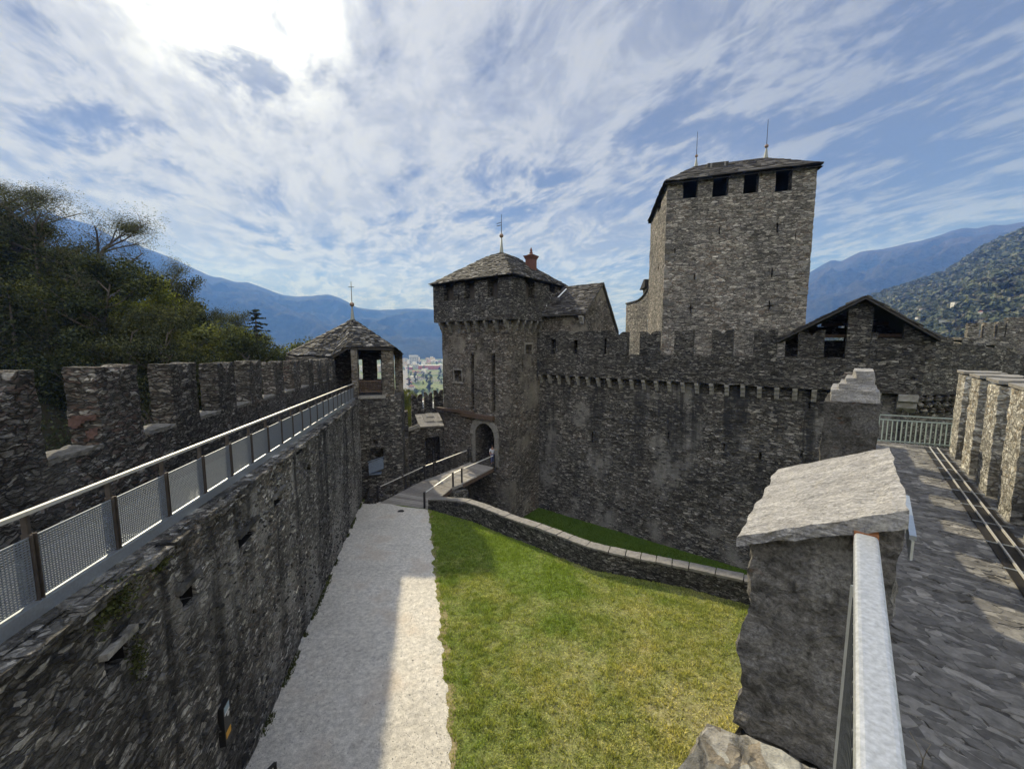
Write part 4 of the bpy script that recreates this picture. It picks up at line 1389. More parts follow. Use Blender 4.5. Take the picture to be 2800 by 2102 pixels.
pp.build('parapet', M['merlon'], left)
for k, a0 in enumerate(ma):
    a1 = ends.get(k, a0 + 1.15)
    if a1 > WEND:
        continue
    mb_ = MB()
    merlon(mb_, FM, a0, a1, zsill((a0 + a1) / 2) - .02, hm + random.uniform(-.03, .05), .48, .42, .1)
    mb_.rough(.032, 2.6, k + 1, 3)
    mb_.build('merlon', M['merlon'], left)
    # sill slab in the gap that follows
    if k + 1 < len(ma):
        sl = MB()
        g0, g1 = a1 + .03, ma[k + 1] - .03
        zz = zsill(a1)
        sl.box(FM.p(g0, zz - .05, .02), FM.u * (g1 - g0) + V(0, 0, -.02), FM.n * -.54, V(0, 0, .1), .07, fresh=False)
        sl.rough(.03, 6, k, 3)
        sl.build('sill_slab', M['sill'], left)

# red plaster remains on the second battlement
rp = MB()
x_r = ma[2] - .035
zr0, zr1 = zsill(x_r) + .12, zsill(x_r) + .62
rp.grid(FM.p(x_r, zr0, -.47), FM.p(x_r, zr0, -.04), FM.p(x_r, zr1, -.04), FM.p(x_r, zr1, -.47), .05)
rp.fs = [f for f in rp.fs if mnoise.noise(sum((rp.vs[i] for i in f), Vector()) / len(f) * 5.0) > -.12]
rp.rough(.022, 7, 9, 3)
rp.build('red_plaster', plain('red_plaster_remains', (.085, .05, .042), .95, nscale=9, var=(.35, 1.5), bump=.6, bdist=.03), left)

# ---------------- steel railing of the left wall walk
rl = thing('metal_railing', 'long steel railing with wire mesh panels and bright handrail on the left rampart', 'railing', lw(14, 4.52, zwalk(14)))
RLt = 4.52
def rp_(w_, dz, dl=0.0):
    return lw(w_, RLt + dl, zwalk(w_) + dz)
wp = [5.72 + 1.3 * k for k in range(-4, 21)]
wp = [x for x in wp if x < WEND - .2] + [WEND - .15]
hr = MB()
hr.bar(rp_(-1, 1.22), rp_(WEND, 1.22), .06, .05)
hr.build('handrail', M['bright'], rl)
cu = MB()
cu.box(rp_(-1, -.06, .03), rp_(WEND, -.06, .03) - rp_(-1, -.06, .03), LL * -.012, V(0, 0, .17))
cu.box(rp_(-1, .1, .03), rp_(WEND, .1, .03) - rp_(-1, .1, .03), LL * -.10, V(0, 0, .012))
cu.box(rp_(-1, -.06, -.075), rp_(WEND, -.06, -.075) - rp_(-1, -.06, -.075), LL * .012, V(0, 0, .17))
cu.build('kick_plate', M['galv'], rl)
for k, x in enumerate(wp):
    p_ = MB()
    p_.box(rp_(x - .006, .02, -.045), EL * .012, LL * .11, V(0, 0, .93))
    p_.box(rp_(x + .05, .02, -.045), EL * .012, LL * .11, V(0, 0, .93))
    p_.box(rp_(x + .005, .02, .0), EL * .045, LL * .06, V(0, 0, 1.19))
    p_.build('post', M['post'], rl)
for x0, x1 in zip(wp, wp[1:]):
    p_ = MB()
    xa, xb = x0 + .075, x1 - .02
    z0, z1 = .14, .90
    dist = (lw(x0, RLt, zwalk(x0))).length
    nh = 24
    nvb = max(6, int((xb - xa) / .042))
    for i in range(nh + 1):
        z = z0 + (z1 - z0) * i / nh
        tk = .009 if i < nh else .02
        p_.box(rp_(xa, z, -.02), rp_(xb, z, -.02) - rp_(xa, z, -.02), LL * .022, V(0, 0, tk))
    for i in range(nvb + 1):
        x = xa + (xb - xa) * i / nvb
        p_.box(rp_(x, z0, -.015), EL * .006, LL * .012, V(0, 0, z1 - z0))
    p_.build('mesh_panel', M['meshwire'], rl)
# open grating floor of the walk
gr = MB()
for i in range(5):
    gr.box(rp_(-1, .03, .1 + .28 * i), rp_(WEND, .03, .1 + .28 * i) - rp_(-1, .03, .1 + .28 * i), LL * .03, V(0, 0, .03))
x = 2.0
while x < WEND:
    gr.box(rp_(x, .028, -.07), EL * .012, LL * 1.25, V(0, 0, .03))
    x += .055 if x < 14 else .16
gr.build('walkway_grating', M['galv'], rl)

# moss and ferns rooted in the wall
def tuft(name, label, c, n, rad, size, mat, nrm):
    P = []
    for _ in range(n):
        o_ = Vector(c) + Vector((random.gauss(0, 1) * rad[0] * EL.x, random.gauss(0, 1) * rad[0] * EL.y, random.gauss(0, 1) * rad[1])) + nrm * random.uniform(0, .08)
        a = Vector((random.gauss(0, 1), random.gauss(0, 1), random.gauss(0, 1))).normalized()
        b = a.cross(Vector((random.gauss(0, 1), random.gauss(0, 1), random.gauss(0, 1)))).normalized()
        s = size * random.uniform(.5, 1.3)
        P += [o_ - a * s, o_ - b * s * .6, o_ + a * s, o_ + b * s * .6]
    o = np_mesh(name, [tuple(p) for p in P], 4, mat)
    return tag(o, label, 'plant', kind='stuff')
def on_left(px, py, dd=.02):
    a, z = FLW.uz(px, py)
    return FLW.p(a, z, dd)
tuft('moss_tuft', 'large green moss patch under the railing at the near end of the left wall', on_left(285, 1655), 900, (.22, .13), .028, M['leaf_mid'], FLW.n)
tuft('moss_tuft', 'narrow dark moss strip below the big moss patch beside a wall hole', on_left(365, 1800), 300, (.07, .16), .025, M['leaf_mid'], FLW.n)
tuft('moss_tuft', 'small fern tuft in the wall just below the railing between two holes', on_left(424, 1545), 220, (.09, .05), .03, M['leaf_mid'], FLW.n)

# ---------------- notice plate on the wall
r_ = FLW.rect(598, 1918, 616, 2030)
sg_ = thing('notice_panel', 'narrow black notice panel with blue-white top and yellow lower field on the left wall', 'sign', FLW.p(r_[0], r_[2]))
sm = MB(); sm.fbox(FLW, r_[0], r_[1] + .02, r_[2] - .05, r_[3], -.03, .10); sm.build('panel', M['black'], sg_)
zr = r_[3] - r_[2]
for (f0, f1, mt, nm) in ((.80, .97, 'pale_blue', 'blue_field'), (.74, .80, 'white', 'white_field'), (.1, .28, 'yellow', 'yellow_field')):
    sm = MB(); sm.fbox(FLW, r_[0] + .03, r_[1] - .01, r_[2] + zr * f0, r_[2] + zr * f1, .103, .106); sm.build(nm, M[mt], sg_)
sm = MB(); sm.tube([FLW.p(r_[1] - .08, r_[2] + zr * .67, .103), FLW.p(r_[1] - .08, r_[2] + zr * .67, .108)], .05, 10); sm.build('white_dot', M['white'], sg_)

# ---------------- bracket of a stand at the bottom edge
q_, q2_ = at_g(752, 2085, .8), at_g(728, 2110, .8)
st_ = thing('metal_stand', 'dark angular metal stand on the gravel at the bottom picture edge', 'stand', (q_.x, q_.y, gz(q_.x, q_.y)))
sm = MB()
sm.bar(q_, V(q_.x + .02, q_.y - .05, gz(q_.x, q_.y) + .01), .06)
sm.bar(q_, q2_, .06, .05)
sm.bar(q2_, V(q2_.x, q2_.y - .05, gz(q2_.x, q2_.y) + .01), .06)
sm.build('frame', M['black'], st_)

# ================================================================== LOOKOUT TOWER (belvedere) at the end of the left wall
kio = thing('lookout_tower', 'open sided lookout tower with low conical slate roof and cross finial beyond the left railing', 'tower', lw(35, 4, GZ))
FKF = Frame(lw(32.25, 0), -LL)                   # front face, a runs to the right (a = -L)
zf = -4.15
base = [(32.25, 6.3), (32.25, .95), (36, .8), (39.2, 2.0), (40.2, 5.0), (39.2, 8.4), (36, 9.8), (33.3, 9.2)]
w = MB()
whole = FKF.rect(1012, 1226, 1050, 1258)
facade(w, FKF, -6.3, -.95, GZ - 4.2, zf, [whole + (1.0,), FKF.rect(1020, 1200, 1032, 1215) + (.3,)], .35)
bpts = [lw(a, b) for a, b in base]
for p0, p1 in list(zip(bpts, bpts[1:] + bpts[:1]))[1:]:
    w.grid(V(p0.x, p0.y, GZ - 4.2), V(p1.x, p1.y, GZ - 4.2), V(p1.x, p1.y, zf), V(p0.x, p0.y, zf), .5)
w.face(*[V(p.x, p.y, zf) for p in bpts])
w.rough(.045, 1.6, 61)
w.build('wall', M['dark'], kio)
# slate roof
ap = lw(35.6, 4.85, 2.15)
e1, e2, e3 = at_y(904, 975, 29.6), at_y(947, 949, 30.1), at_y(1079, 951, 30.6)
e4, e5, e6 = at_y(1103, 970, 33.0), lw(39.6, 1.6, -.85), lw(40.8, 5.2, -.85)
e7, e8 = lw(38.6, 9.2, -.85), at_y(781, 969, 31.0)
e9 = at_y(830, 972, 29.9)
ring = [e1, e2, e3, e4, e5, e6, e7, e8, e9]
s_ = MB()
for k in range(len(ring)):
    A, B = ring[k], ring[(k + 1) % len(ring)]
    if k in (0, 1, 2, 7, 8):
        slates(s_, A, B, ap, ap, .19, .32, .05, ragged=.06)
    s_.face(A - V(0, 0, .03), B - V(0, 0, .03), ap - V(0, 0, .03))
    s_.face(B - V(0, 0, .18), A - V(0, 0, .18), ap - V(0, 0, .25))
s_.build('roof', M['slate'], kio)
bm_ = MB()
for A, B in ((e1, e2), (e2, e3), (e3, e4)):
    dn = V(0, 0, -.2)
    bm_.bar(A.lerp(ap, .05) + dn, B.lerp(ap, .05) + dn, .16, .24)
bm_.build('eave_beam', M['shutter'], kio)
finial(kio, ap - V(0, 0, .05), 1.15, .17, .19, 1.9, cross=(1.45, .24))
def kbox(x0, x1, l0, l1, z0, z1, name='pillar', mat='gate'):
    p_ = MB()
    c = [lw(x0, l0), lw(x0, l1), lw(x1, l1), lw(x1, l0)]
    c = [lw(x0, l1), lw(x0, l0), lw(x1, l0), lw(x1, l1)]
    p_.hexa([V(q.x, q.y, z0) for q in c], [V(q.x, q.y, z1) for q in c], .3)
    p_.rough(.03, 2.0, l0 * 3)
    return p_.build(name, M[mat], kio)
aL1, aL2 = -FKF.uz(961, 1000)[0], -FKF.uz(977.5, 1000)[0]
kbox(32.27, 33.1, aL2, aL1 + .02, zf + .004, -.42)
bL1, bL2 = -FKF.uz(1043.5, 1000)[0], -FKF.uz(1076, 1000)[0]
kbox(32.27, 33.2, bL2, bL1, zf + .004, -.42)
kbox(35.0, 36.0, .85, 1.5, zf + .004, -.75)
# back wall with two openings
FKB = Frame(lw(38.6, 0), -LL)
w = MB()
facade(w, FKB, -8.2, -2.1, zf, -.75, [FKB.rect(979, 983, 991, 1037) + (.6, True), FKB.rect(1030, 984, 1042, 1037) + (.6, True)], .5)
w.grid(FKB.p(-8.2, zf, -.6), FKB.p(-2.1, zf, -.6), FKB.p(-2.1, -.8, -.6), FKB.p(-8.2, -.8, -.6), 20) if False else None
w.rough(.03, 2, 63)
w.build('rear_wall', M['dark'], kio)
kbox(33.3, 38.5, 9.0, 9.5, zf + .004, -.9, 'side_wall', 'dark')
kbox(32.3, 33.0, 6.15, 9.0, zf + .004, -.95, 'side_wall', 'merlon')
kbox(36.2, 37.0, 5.0, 6.8, zf + .004, -.5, 'pillar', 'dark')
pw = MB()
b0_, b1_ = FKF.uz(978, 1060)[0], FKF.uz(1043, 1060)[0]
zb0, zb1 = FKF.uz(1010, 1075)[1], FKF.uz(1010, 1041)[1]
pw.fbox(FKF, b0_, b1_, zb1 - .1, zb1, -.35, -.2)
pw.fbox(FKF, b0_, b1_, zb0 + .05, zb0 + .13, -.33, -.22)
ba = pw.build('balustrade', M['wood'], kio)
for k in range(15):
    a = b0_ + (b1_ - b0_) * (k + .5) / 15
    q_ = MB(); q_.fbox(FKF, a - .025, a + .025, zb0 + .13, zb1 - .1, -.3, -.25); q_.build('baluster', M['wood'], ba)
sl = MB(); sl.fbox(FKF, b0_, b1_ + .3, zf - .12, zf + .1, -.4, .1); sl.rough(.02, 3, 1); sl.build('sill', M['coping'], kio)
# stone buttress with its own slate cap, and metal balcony panel
FKQ = FKF.off(-3.0)
bu = MB()
q0_, q1_ = FKQ.uz(1070, 1200)[0], FKQ.uz(1116, 1200)[0]
bz = FKQ.uz(1100, 1200)[1]
bu.fbox(FKQ, q0_, q1_, MZ - .3, bz, -1.0, 0, .35)
bu.rough(.04, 1.8, 65)
buo = bu.build('buttress', M['gate'], kio)
s_ = MB()
slates(s_, FKQ.p(q0_ - .1, bz, .15), FKQ.p(q1_ + .05, bz, .15), FKQ.p(q1_ + .05, bz + .95, -.9), FKQ.p(q0_ - .1, bz + .95, -.9), .24, .4, .05)
s_.build('buttress_roof', M['slate_dark'], buo)
b2_ = MB(); b2_.fbox(FKQ, q0_, q1_, bz, FKQ.uz(1100, 1131)[1], -2.0, -1.02, .35); b2_.rough(.04, 2, 66); b2_.build('buttress', M['dark'], kio)
bl = MB()
r_ = FKF.rect(1010, 1248, 1050, 1288)
ddz = .35
bl.hexa([FKF.p(r_[0], r_[2], .5), FKF.p(r_[1], r_[2] + ddz, .5), FKF.p(r_[1], r_[2] + ddz, .54), FKF.p(r_[0], r_[2], .54)],
        [FKF.p(r_[0], r_[3] - ddz, .5), FKF.p(r_[1], r_[3], .5), FKF.p(r_[1], r_[3], .54), FKF.p(r_[0], r_[3] - ddz, .54)])
bl.bar(FKF.p(r_[0] - .05, r_[3] - ddz + .1, .52), FKF.p(r_[1] + .05, r_[3] + .1, .52), .06)
bl.fbox(FKF, r_[0], r_[1] - .2, r_[2] - .12, r_[2] - .02, .02, .5)
bl.build('stair_panel', M['bluegrey'], kio)
stp = MB()
for k in range(4):
    stp.fbox(FKF, -3.85 + .1 * k, -3.1, GZ + .28 * k, GZ + .28 * (k + 1), .05, 1.3 - .3 * k)
stp.rough(.02, 3, 4)
stp.build('stone_step', M['dark'], kio)

# ================================================================== COURT
def inpoly(x, y, poly):
    ins = np.zeros(len(x), bool)
    n_ = len(poly)
    for i in range(n_):
        x0, y0 = poly[i][0], poly[i][1]
        x1, y1 = poly[(i + 1) % n_][0], poly[(i + 1) % n_][1]
        cnd = ((y0 > y) != (y1 > y)) & (x < (x1 - x0) * (y - y0) / (y1 - y0 + 1e-12) + x0)
        ins ^= cnd
    return ins
pathR = [(1230, 2102), (1222, 2000), (1214, 1880), (1205, 1750), (1192, 1620), (1183, 1520), (1177, 1440), (1171, 1393)]
pR = [at_g(x, y) for x, y in pathR]
lowB = [(1171.5, 1392), (1229, 1409), (1287.5, 1424.6), (1340, 1446), (1390.5, 1467.5), (1450.7, 1489), (1536.6, 1527.7), (1618, 1557.7), (1708, 1575), (1880, 1609), (2056, 1656.5)]
lB = [at_g(x, y) for x, y in lowB]
dirl = (lB[-1] - lB[-2]).normalized()
lB.append(lB[-1] + dirl * 6.0)
rw0 = DIRR * 24 - SIDER * .35
court_poly = [V(-2.2, -8)] + [V(p.x, p.y) for p in []] + [DIRR * -8 - SIDER * .3] + [DIRR * 16 - SIDER * .3] + [V(p.x, p.y) for p in reversed(lB[:-1])]
lk = lw(WEND + .1, 2.0)
ground_poly = [lw(-9, 5.0), DIRR * -9 + SIDER * .3, DIRR * 15.5 + SIDER * .2] + [V(p.x, p.y) for p in reversed(lB)] + [at_g(1038, 1372), lw(WEND + .2, 2.4), lw(WEND + .2, 5.0)]
c = MB()
c.face(*[V(p.x, p.y, gz(p.x, p.y)) for p in ground_poly])
for A, B in zip(ground_poly, ground_poly[1:] + ground_poly[:1]):
    c.face(V(A.x, A.y, MZ - .3), V(B.x, B.y, MZ - .3), V(B.x, B.y, gz(B.x, B.y)), V(A.x, A.y, gz(A.x, A.y)))
court = tag(c.build('courtyard_ground', M['turf']), kind='structure')
# gravel path sheet with a ragged turf edge
pl_ = [lw(x, 4.3) for x in (-8, 0, 8, 16, 24, 31.8)]
right = []
ext = pR[0] + (pR[0] - pR[2]).normalized() * 12
allr = [ext] + pR
for A, B in zip(allr, allr[1:]):
    n_ = max(2, int((B - A).length / .12))
    for i in range(n_):
        q_ = A.lerp(B, i / n_)
        t_ = (fbm(np.array([q_.x * 2.2 + 7]), np.array([q_.y * 2.2]), 4, 3)[0] - .5) * .5
        right.append(V(q_.x + t_, q_.y, 0))
right.append(pR[-1])
c = MB()
poly = right + [at_g(1100, 1385), at_g(1036, 1371), at_g(1000, 1372)] + [lw(31.6, 4.3)] + list(reversed(pl_[:-1]))
c.face(*[V(p.x, p.y, gz(p.x, p.y) + .012) for p in poly])
bpy_path = tag(c.build('path', M['gravel']), kind='structure')
me = bpy_path.data
if me.polygons[0].normal.z < 0:
    me.flip_normals()
c = MB()
prv = None
for i_, q_ in enumerate(right[:-1]):
    w0, w1 = .10, .16 + .4 * float(fbm(np.array([q_.x * 1.3]), np.array([q_.y * 1.3 + 4]), 4, 9)[0] - .35)
    cur = (V(q_.x - w0, q_.y, gz(q_.x, q_.y) + .007), V(q_.x + max(.05, w1), q_.y, gz(q_.x, q_.y) + .007))
    if prv:
        c.face(prv[0], prv[1], cur[1], cur[0])
    prv = cur
tag(c.build('soil_strip', M['soil']), kind='structure')
# round drain cover
dc = at_g(1096, 1398)
c = MB(); c.tube([V(dc.x, dc.y, dc.z + .013), V(dc.x, dc.y, dc.z + .03)], .24, 18)
tag(c.build('drain_cover', M['iron']), 'small round iron drain cover set in gravel before the bridge', 'drain cover')

NP = 14000
ppx = [(p.x, p.y) for p in poly]
gx, gy = rng.uniform(-11, -1, NP), rng.uniform(6, 28, NP)
kk = inpoly(gx, gy, ppx)
gx, gy = gx[kk], gy[kk]
n_ = len(gx)
sz = rng.uniform(.008, .022, n_) * (1 + 1.2 * (rng.random(n_) > .96))
T4 = np.array([[1, 0, -.6], [-.5, .87, -.6], [-.5, -.87, -.6], [0, 0, .7]])
an = rng.uniform(0, 6.283, n_)
ca, sa = np.cos(an), np.sin(an)
vt = T4[None] * sz[:, None, None]
vx = vt[..., 0] * ca[:, None] - vt[..., 1] * sa[:, None] + gx[:, None]
vy = vt[..., 0] * sa[:, None] + vt[..., 1] * ca[:, None] + gy[:, None]
vz = vt[..., 2] + (gz(gx, gy) + .02)[:, None]
pv = np.stack([vx, vy, vz], -1)
tri = pv[:, [[0, 1, 3], [1, 2, 3], [2, 0, 3]]].reshape(-1, 3)
tag(np_mesh('gravel_stones', tri, 3, plain('pebbles', (.5, .47, .43), .9, nscale=3, var=(.4, 1.4))), kind='stuff')
wd_ = []
for _ in range(2600):
    x_ = random.uniform(7, 31)
    if fbm(np.array([x_ * 1.1]), np.array([3.3]), 3, 5)[0] < .5:
        continue
    b_0 = lw(x_, 4.14 + random.gauss(0, .05))
    b_0.z = gz(b_0.x, b_0.y) + .01
    for _2 in range(2):
        t_ = b_0 + Vector((random.gauss(0, .05), random.gauss(0, .05), random.uniform(.05, .16)))
        s_0 = Vector((random.uniform(-.02, .02), random.uniform(-.02, .02), 0))
        wd_ += [tuple(b_0 - s_0), tuple(b_0 + s_0), tuple(t_)]
tag(np_mesh('wall_foot_weeds', wd_, 3, M['leaf_mid']), kind='stuff')

# moat floor
c = MB()
c.face(V(-16, 20, MZ), V(40, 4, MZ), V(40, 44, MZ), V(-16, 44, MZ))
tag(c.build('moat_ground', M['moat']), kind='structure')

# grass blades of the lawn
lawn_poly = [(p.x, p.y) for p in right] + [(p.x, p.y) for p in lB] + [tuple((DIRR * 16 - SIDER * .3)[:2]), tuple((DIRR * 2 - SIDER * .3)[:2])]
NB = 650000
gx, gy = rng.uniform(-7, 13.5, NB), rng.uniform(7.5, 29, NB)
keepb = inpoly(gx, gy, lawn_poly)
gx, gy = gx[keepb], gy[keepb]
den = fbm(gx * .8, gy * .8, 4, 11)
keepb = rng.random(len(gx)) < np.clip((den - .22) * 3.2, .3, 1)
gx, gy = gx[keepb], gy[keepb]
n_ = len(gx)
cl = fbm(gx * 5.5, gy * 5.5, 3, 17)
hb = rng.uniform(.035, .085, n_) * np.clip((cl - .25) * 3.2, .35, 1.9)
an = rng.uniform(0, 6.283, n_)
wd = rng.uniform(.009, .024, n_)
lx, ly = rng.normal(0, .035, n_), rng.normal(0, .035, n_)
vb = np.zeros((n_, 3, 3))
vb[:, 0] = np.stack([gx - np.cos(an) * wd, gy - np.sin(an) * wd, gz(gx, gy)], 1)
vb[:, 1] = np.stack([gx + np.cos(an) * wd, gy + np.sin(an) * wd, gz(gx, gy)], 1)
vb[:, 2] = np.stack([gx + lx, gy + ly, gz(gx, gy) + hb], 1)
tag(np_mesh('grass', vb.reshape(-1, 3), 3, M['blades']), kind='stuff')
# blades in the moat strip
NB = 60000
gx, gy = rng.uniform(0, 22, NB), rng.uniform(14, 37, NB)
dlt = (gx - 2.37) * (-.6) + (gy - 36.4) * (-.8)       # distance in front of the curtain wall
kk = (dlt > -.4) & (dlt < 6)
gx, gy = gx[kk], gy[kk]
n_ = len(gx); hb = rng.uniform(.05, .14, n_); an = rng.uniform(0, 6.283, n_)
vb = np.zeros((n_, 3, 3))
vb[:, 0] = np.stack([gx - np.cos(an) * .025, gy - np.sin(an) * .025, np.full(n_, MZ)], 1)
vb[:, 1] = np.stack([gx + np.cos(an) * .025, gy + np.sin(an) * .025, np.full(n_, MZ)], 1)
vb[:, 2] = np.stack([gx + rng.normal(0, .05, n_), gy + rng.normal(0, .05, n_), MZ + hb], 1)
tag(np_mesh('moat_grass', vb.reshape(-1, 3), 3, M['moat']), kind='stuff')

# ================================================================== LOW WALL along the moat
low = thing('low_moat_wall', 'low curving stone wall with pale coping slabs between lawn and moat', 'wall', (lB[5].x, lB[5].y, GZ))
tx_ = [1171, 1255, 1287, 1390.5, 1468, 1536.6, 1618, 1708, 1880, 2056]
ty_ = [1364, 1366.6, 1373, 1416, 1441.7, 1467.5, 1497.6, 1517, 1553, 1592]
hgt = []
for (px, py), P in zip(lowB, lB):
    hgt.append(at_y(px, float(np.interp(px, tx_, ty_)), P.y).z - P.z)
hgt.append(hgt[-1])
dense = []
for i in range(len(lB) - 1):
    n_ = max(1, int((lB[i + 1] - lB[i]).length / .35))
    for k in range(n_):
        f = k / n_
        dense.append((lB[i].lerp(lB[i + 1], f), hgt[i] + (hgt[i + 1] - hgt[i]) * f))
dense.append((lB[-1], hgt[-1]))
nrm = []
for i in range(len(dense)):
    t_ = (dense[min(i + 2, len(dense) - 1)][0] - dense[max(i - 2, 0)][0]).normalized()
    nrm.append(Vector((-t_.y, t_.x, 0)))
w = MB()
TH = .5
for i in range(len(dense) - 1):
    (A, ha), (B, hb_) = dense[i], dense[i + 1]
    A2, B2 = A + nrm[i] * TH, B + nrm[i + 1] * TH
    za, zb_ = A.z + ha - .09, B.z + hb_ - .09
    for j in range(4):
        f0, f1 = j / 4, (j + 1) / 4
        w.face(V(A.x, A.y, A.z - .1 + (ha + .01) * f0), V(B.x, B.y, B.z - .1 + (hb_ + .01) * f0), V(B.x, B.y, B.z - .1 + (hb_ + .01) * f1), V(A.x, A.y, A.z - .1 + (ha + .01) * f1))
    for j in range(8):
        q0, q1 = MZ - .2 + (za - MZ + .2) * j / 8, MZ - .2 + (za - MZ + .2) * (j + 1) / 8
        r0, r1 = MZ - .2 + (zb_ - MZ + .2) * j / 8, MZ - .2 + (zb_ - MZ + .2) * (j + 1) / 8
        w.face(V(B2.x, B2.y, r0), V(A2.x, A2.y, q0), V(A2.x, A2.y, q1), V(B2.x, B2.y, r1))
A, ha = dense[0]
w.face(V(A.x, A.y, A.z), V((A + nrm[0] * TH).x, (A + nrm[0] * TH).y, A.z), V((A + nrm[0] * TH).x, (A + nrm[0] * TH).y, A.z + ha - .09), V(A.x, A.y, A.z + ha - .09))
w.rough(.035, 2.2, 71, 3)
w.build('wall', M['low'], low)
i = 0
while i < len(dense) - 2:
    st_n = random.choice((2, 2, 3))
    j = min(i + st_n, len(dense) - 1)
    (A, ha), (B, hb_) = dense[i], dense[j]
    t_ = (B - A).normalized() * .02
    o_ = random.uniform(.02, .08)
    za, zb_ = A.z + ha - .09, B.z + hb_ - .09
    b_4 = [A + t_ - nrm[i] * o_, B - t_ - nrm[j] * o_, B - t_ + nrm[j] * (TH + .04), A + t_ + nrm[i] * (TH + .04)]
    zz = [za, zb_, zb_, za]
    s_ = MB()
    th_ = random.uniform(.085, .12)
    s_.hexa([V(p.x, p.y, z) for p, z in zip(b_4, zz)], [V(p.x, p.y, z + th_) for p, z in zip(b_4, zz)], .16)
    s_.rough(.018, 4, i, 2)
    s_.build('coping_slab', M['coping'], low)
    i = j

# ================================================================== BRIDGE
br = thing('wooden_bridge', 'weathered plank footbridge with dark steel handrails leading to the arched gate', 'bridge', at_z(1240, 1320, GZ))
def deck(Ql, name):
    (la, ra, rb, lb) = Ql                       # left near, right near, right far, left far
    n_ = max(4, int(((lb - la).length + (rb - ra).length) / 2 / .22))
    m_ = MB()
    for k in range(n_):
        f0, f1 = k / n_ + .003, (k + 1) / n_ - .006
        a, b, c_, d_ = la.lerp(lb, f0), ra.lerp(rb, f0), ra.lerp(rb, f1), la.lerp(lb, f1)
        dz = V(0, 0, random.uniform(-.008, .008))
        lo = [p + dz - V(0, 0, .08) for p in (a, b, c_, d_)]
        hi = [p + dz for p in (a, b, c_, d_)]
        i_ = [m_.vn(p) for p in lo + hi]
        m_.fs += [(i_[3], i_[2], i_[1], i_[0]), (i_[4], i_[5], i_[6], i_[7])] + [(i_[q], i_[(q + 1) % 4], i_[4 + (q + 1) % 4], i_[4 + q]) for q in range(4)]
    m_.build(name, M['planks'], br)
    bm2 = MB()
    for f in (.03, .5, .97):
        bm2.bar(la.lerp(ra, f) - V(0, 0, .24), lb.lerp(rb, f) - V(0, 0, .24), .2, .3)
    bm2.build('beam', M['wood'], br)
d1 = (at_z(1039, 1374, -12.36), at_z(1168, 1390, -12.36), at_z(1236, 1333, -11.75), at_z(1160, 1312, -11.75))
d2 = (at_z(1192, 1301, -11.55), at_z(1266, 1321, -11.55), at_z(1350, 1277, -10.95), at_z(1285, 1263, -10.95))
deck(d1, 'deck'); deck(d2, 'deck')
m_ = MB()
mp = [d1[3] - V(0, 0, .0), d1[2], d2[1], d2[0]]
m_.hexa([V(p.x, p.y, p.z - .25) for p in mp], mp, .3)
m_.rough(.01, 3, 2)
m_.build('landing', M['coping'], br)
pier = MB()
ce = sum(mp, Vector()) / 4
pr_ = [ce + (p - ce) * 1.25 for p in mp]
pier.hexa([V(p.x, p.y, MZ - .2) for p in pr_], [V(p.x, p.y, -12.05) for p in pr_], .35)
x_ = at_z(1288, 1352, -12.3)
pier.rough(.06, 1.5, 3)
tag(pier.build('stone_pier', M['low']), 'rough stone pier carrying the middle of the wooden bridge', 'pier')
def rail(parent, pts, posts, hr_h=1.15, mat='bright'):
    m2 = MB()
    for A, B in pts:
        m2.bar(A + V(0, 0, hr_h), B + V(0, 0, hr_h), .07, .05)
    m2.build('handrail', M[mat], parent)
    for P in posts:
        m3 = MB(); m3.bar(P - V(0, 0, .02), P + V(0, 0, hr_h + .08), .13, .16, up=(0, 1, 0)); m3.build('post', M['iron'], parent)
Lp = [at_z(1033, 1372, -12.36), at_z(1162, 1309, -11.7), at_z(1187, 1300, -11.55), at_z(1281, 1262, -10.95)]
Rp = [at_z(1161, 1388, -12.36), at_z(1239, 1331, -11.75), at_z(1263, 1319, -11.55), at_z(1352, 1278, -10.95)]
lap = lambda A, B: (A.lerp(B, .06), B.lerp(A, .05))
rail(br, [lap(Lp[0], Lp[1]), lap(Lp[1], Lp[2]), lap(Lp[2], Lp[3])], Lp)
rail(br, [lap(Rp[0], Rp[1]), lap(Rp[1], Rp[2]), lap(Rp[2], Rp[3])], Rp)

# stone bench left of the bridge
bc = at_z(1026, 1352, GZ)
be = thing('stone_bench', 'rough stone slab bench in shade left of the bridge entrance', 'bench', bc)
m_ = MB(); m_.cbox(bc + V(0, 0, .48), -LL * 1.3, EL * .55, (0, 0, .12)); m_.rough(.02, 3, 2); m_.build('seat', M['dress'], be)
for sgn in (-1, 1):
    m_ = MB(); m_.cbox(bc - LL * sgn * .45 + V(0, 0, .21), -LL * .16, EL * .45, (0, 0, .42)); m_.build('leg', M['dress'], be)
# heap of rubble along the left side of the ramp
m_ = MB()
for k in range(40):
    f = random.random()
    P = Lp[0].lerp(Lp[1], f) + LL * random.uniform(.3, .9)
    m_.cbox(V(P.x, P.y, GZ + random.uniform(-.05, .2)), Vector((random.uniform(.3, .7), random.uniform(-.2, .2), 0)), Vector((random.uniform(-.2, .2), random.uniform(.3, .5), .05)), V(0, 0, random.uniform(.15, .35)))
m_.rough(.06, 2.5, 6)
tag(m_.build('rubble_bank', M['dark']), 'bank of rough dark stones along the left side of the bridge ramp', 'stones')

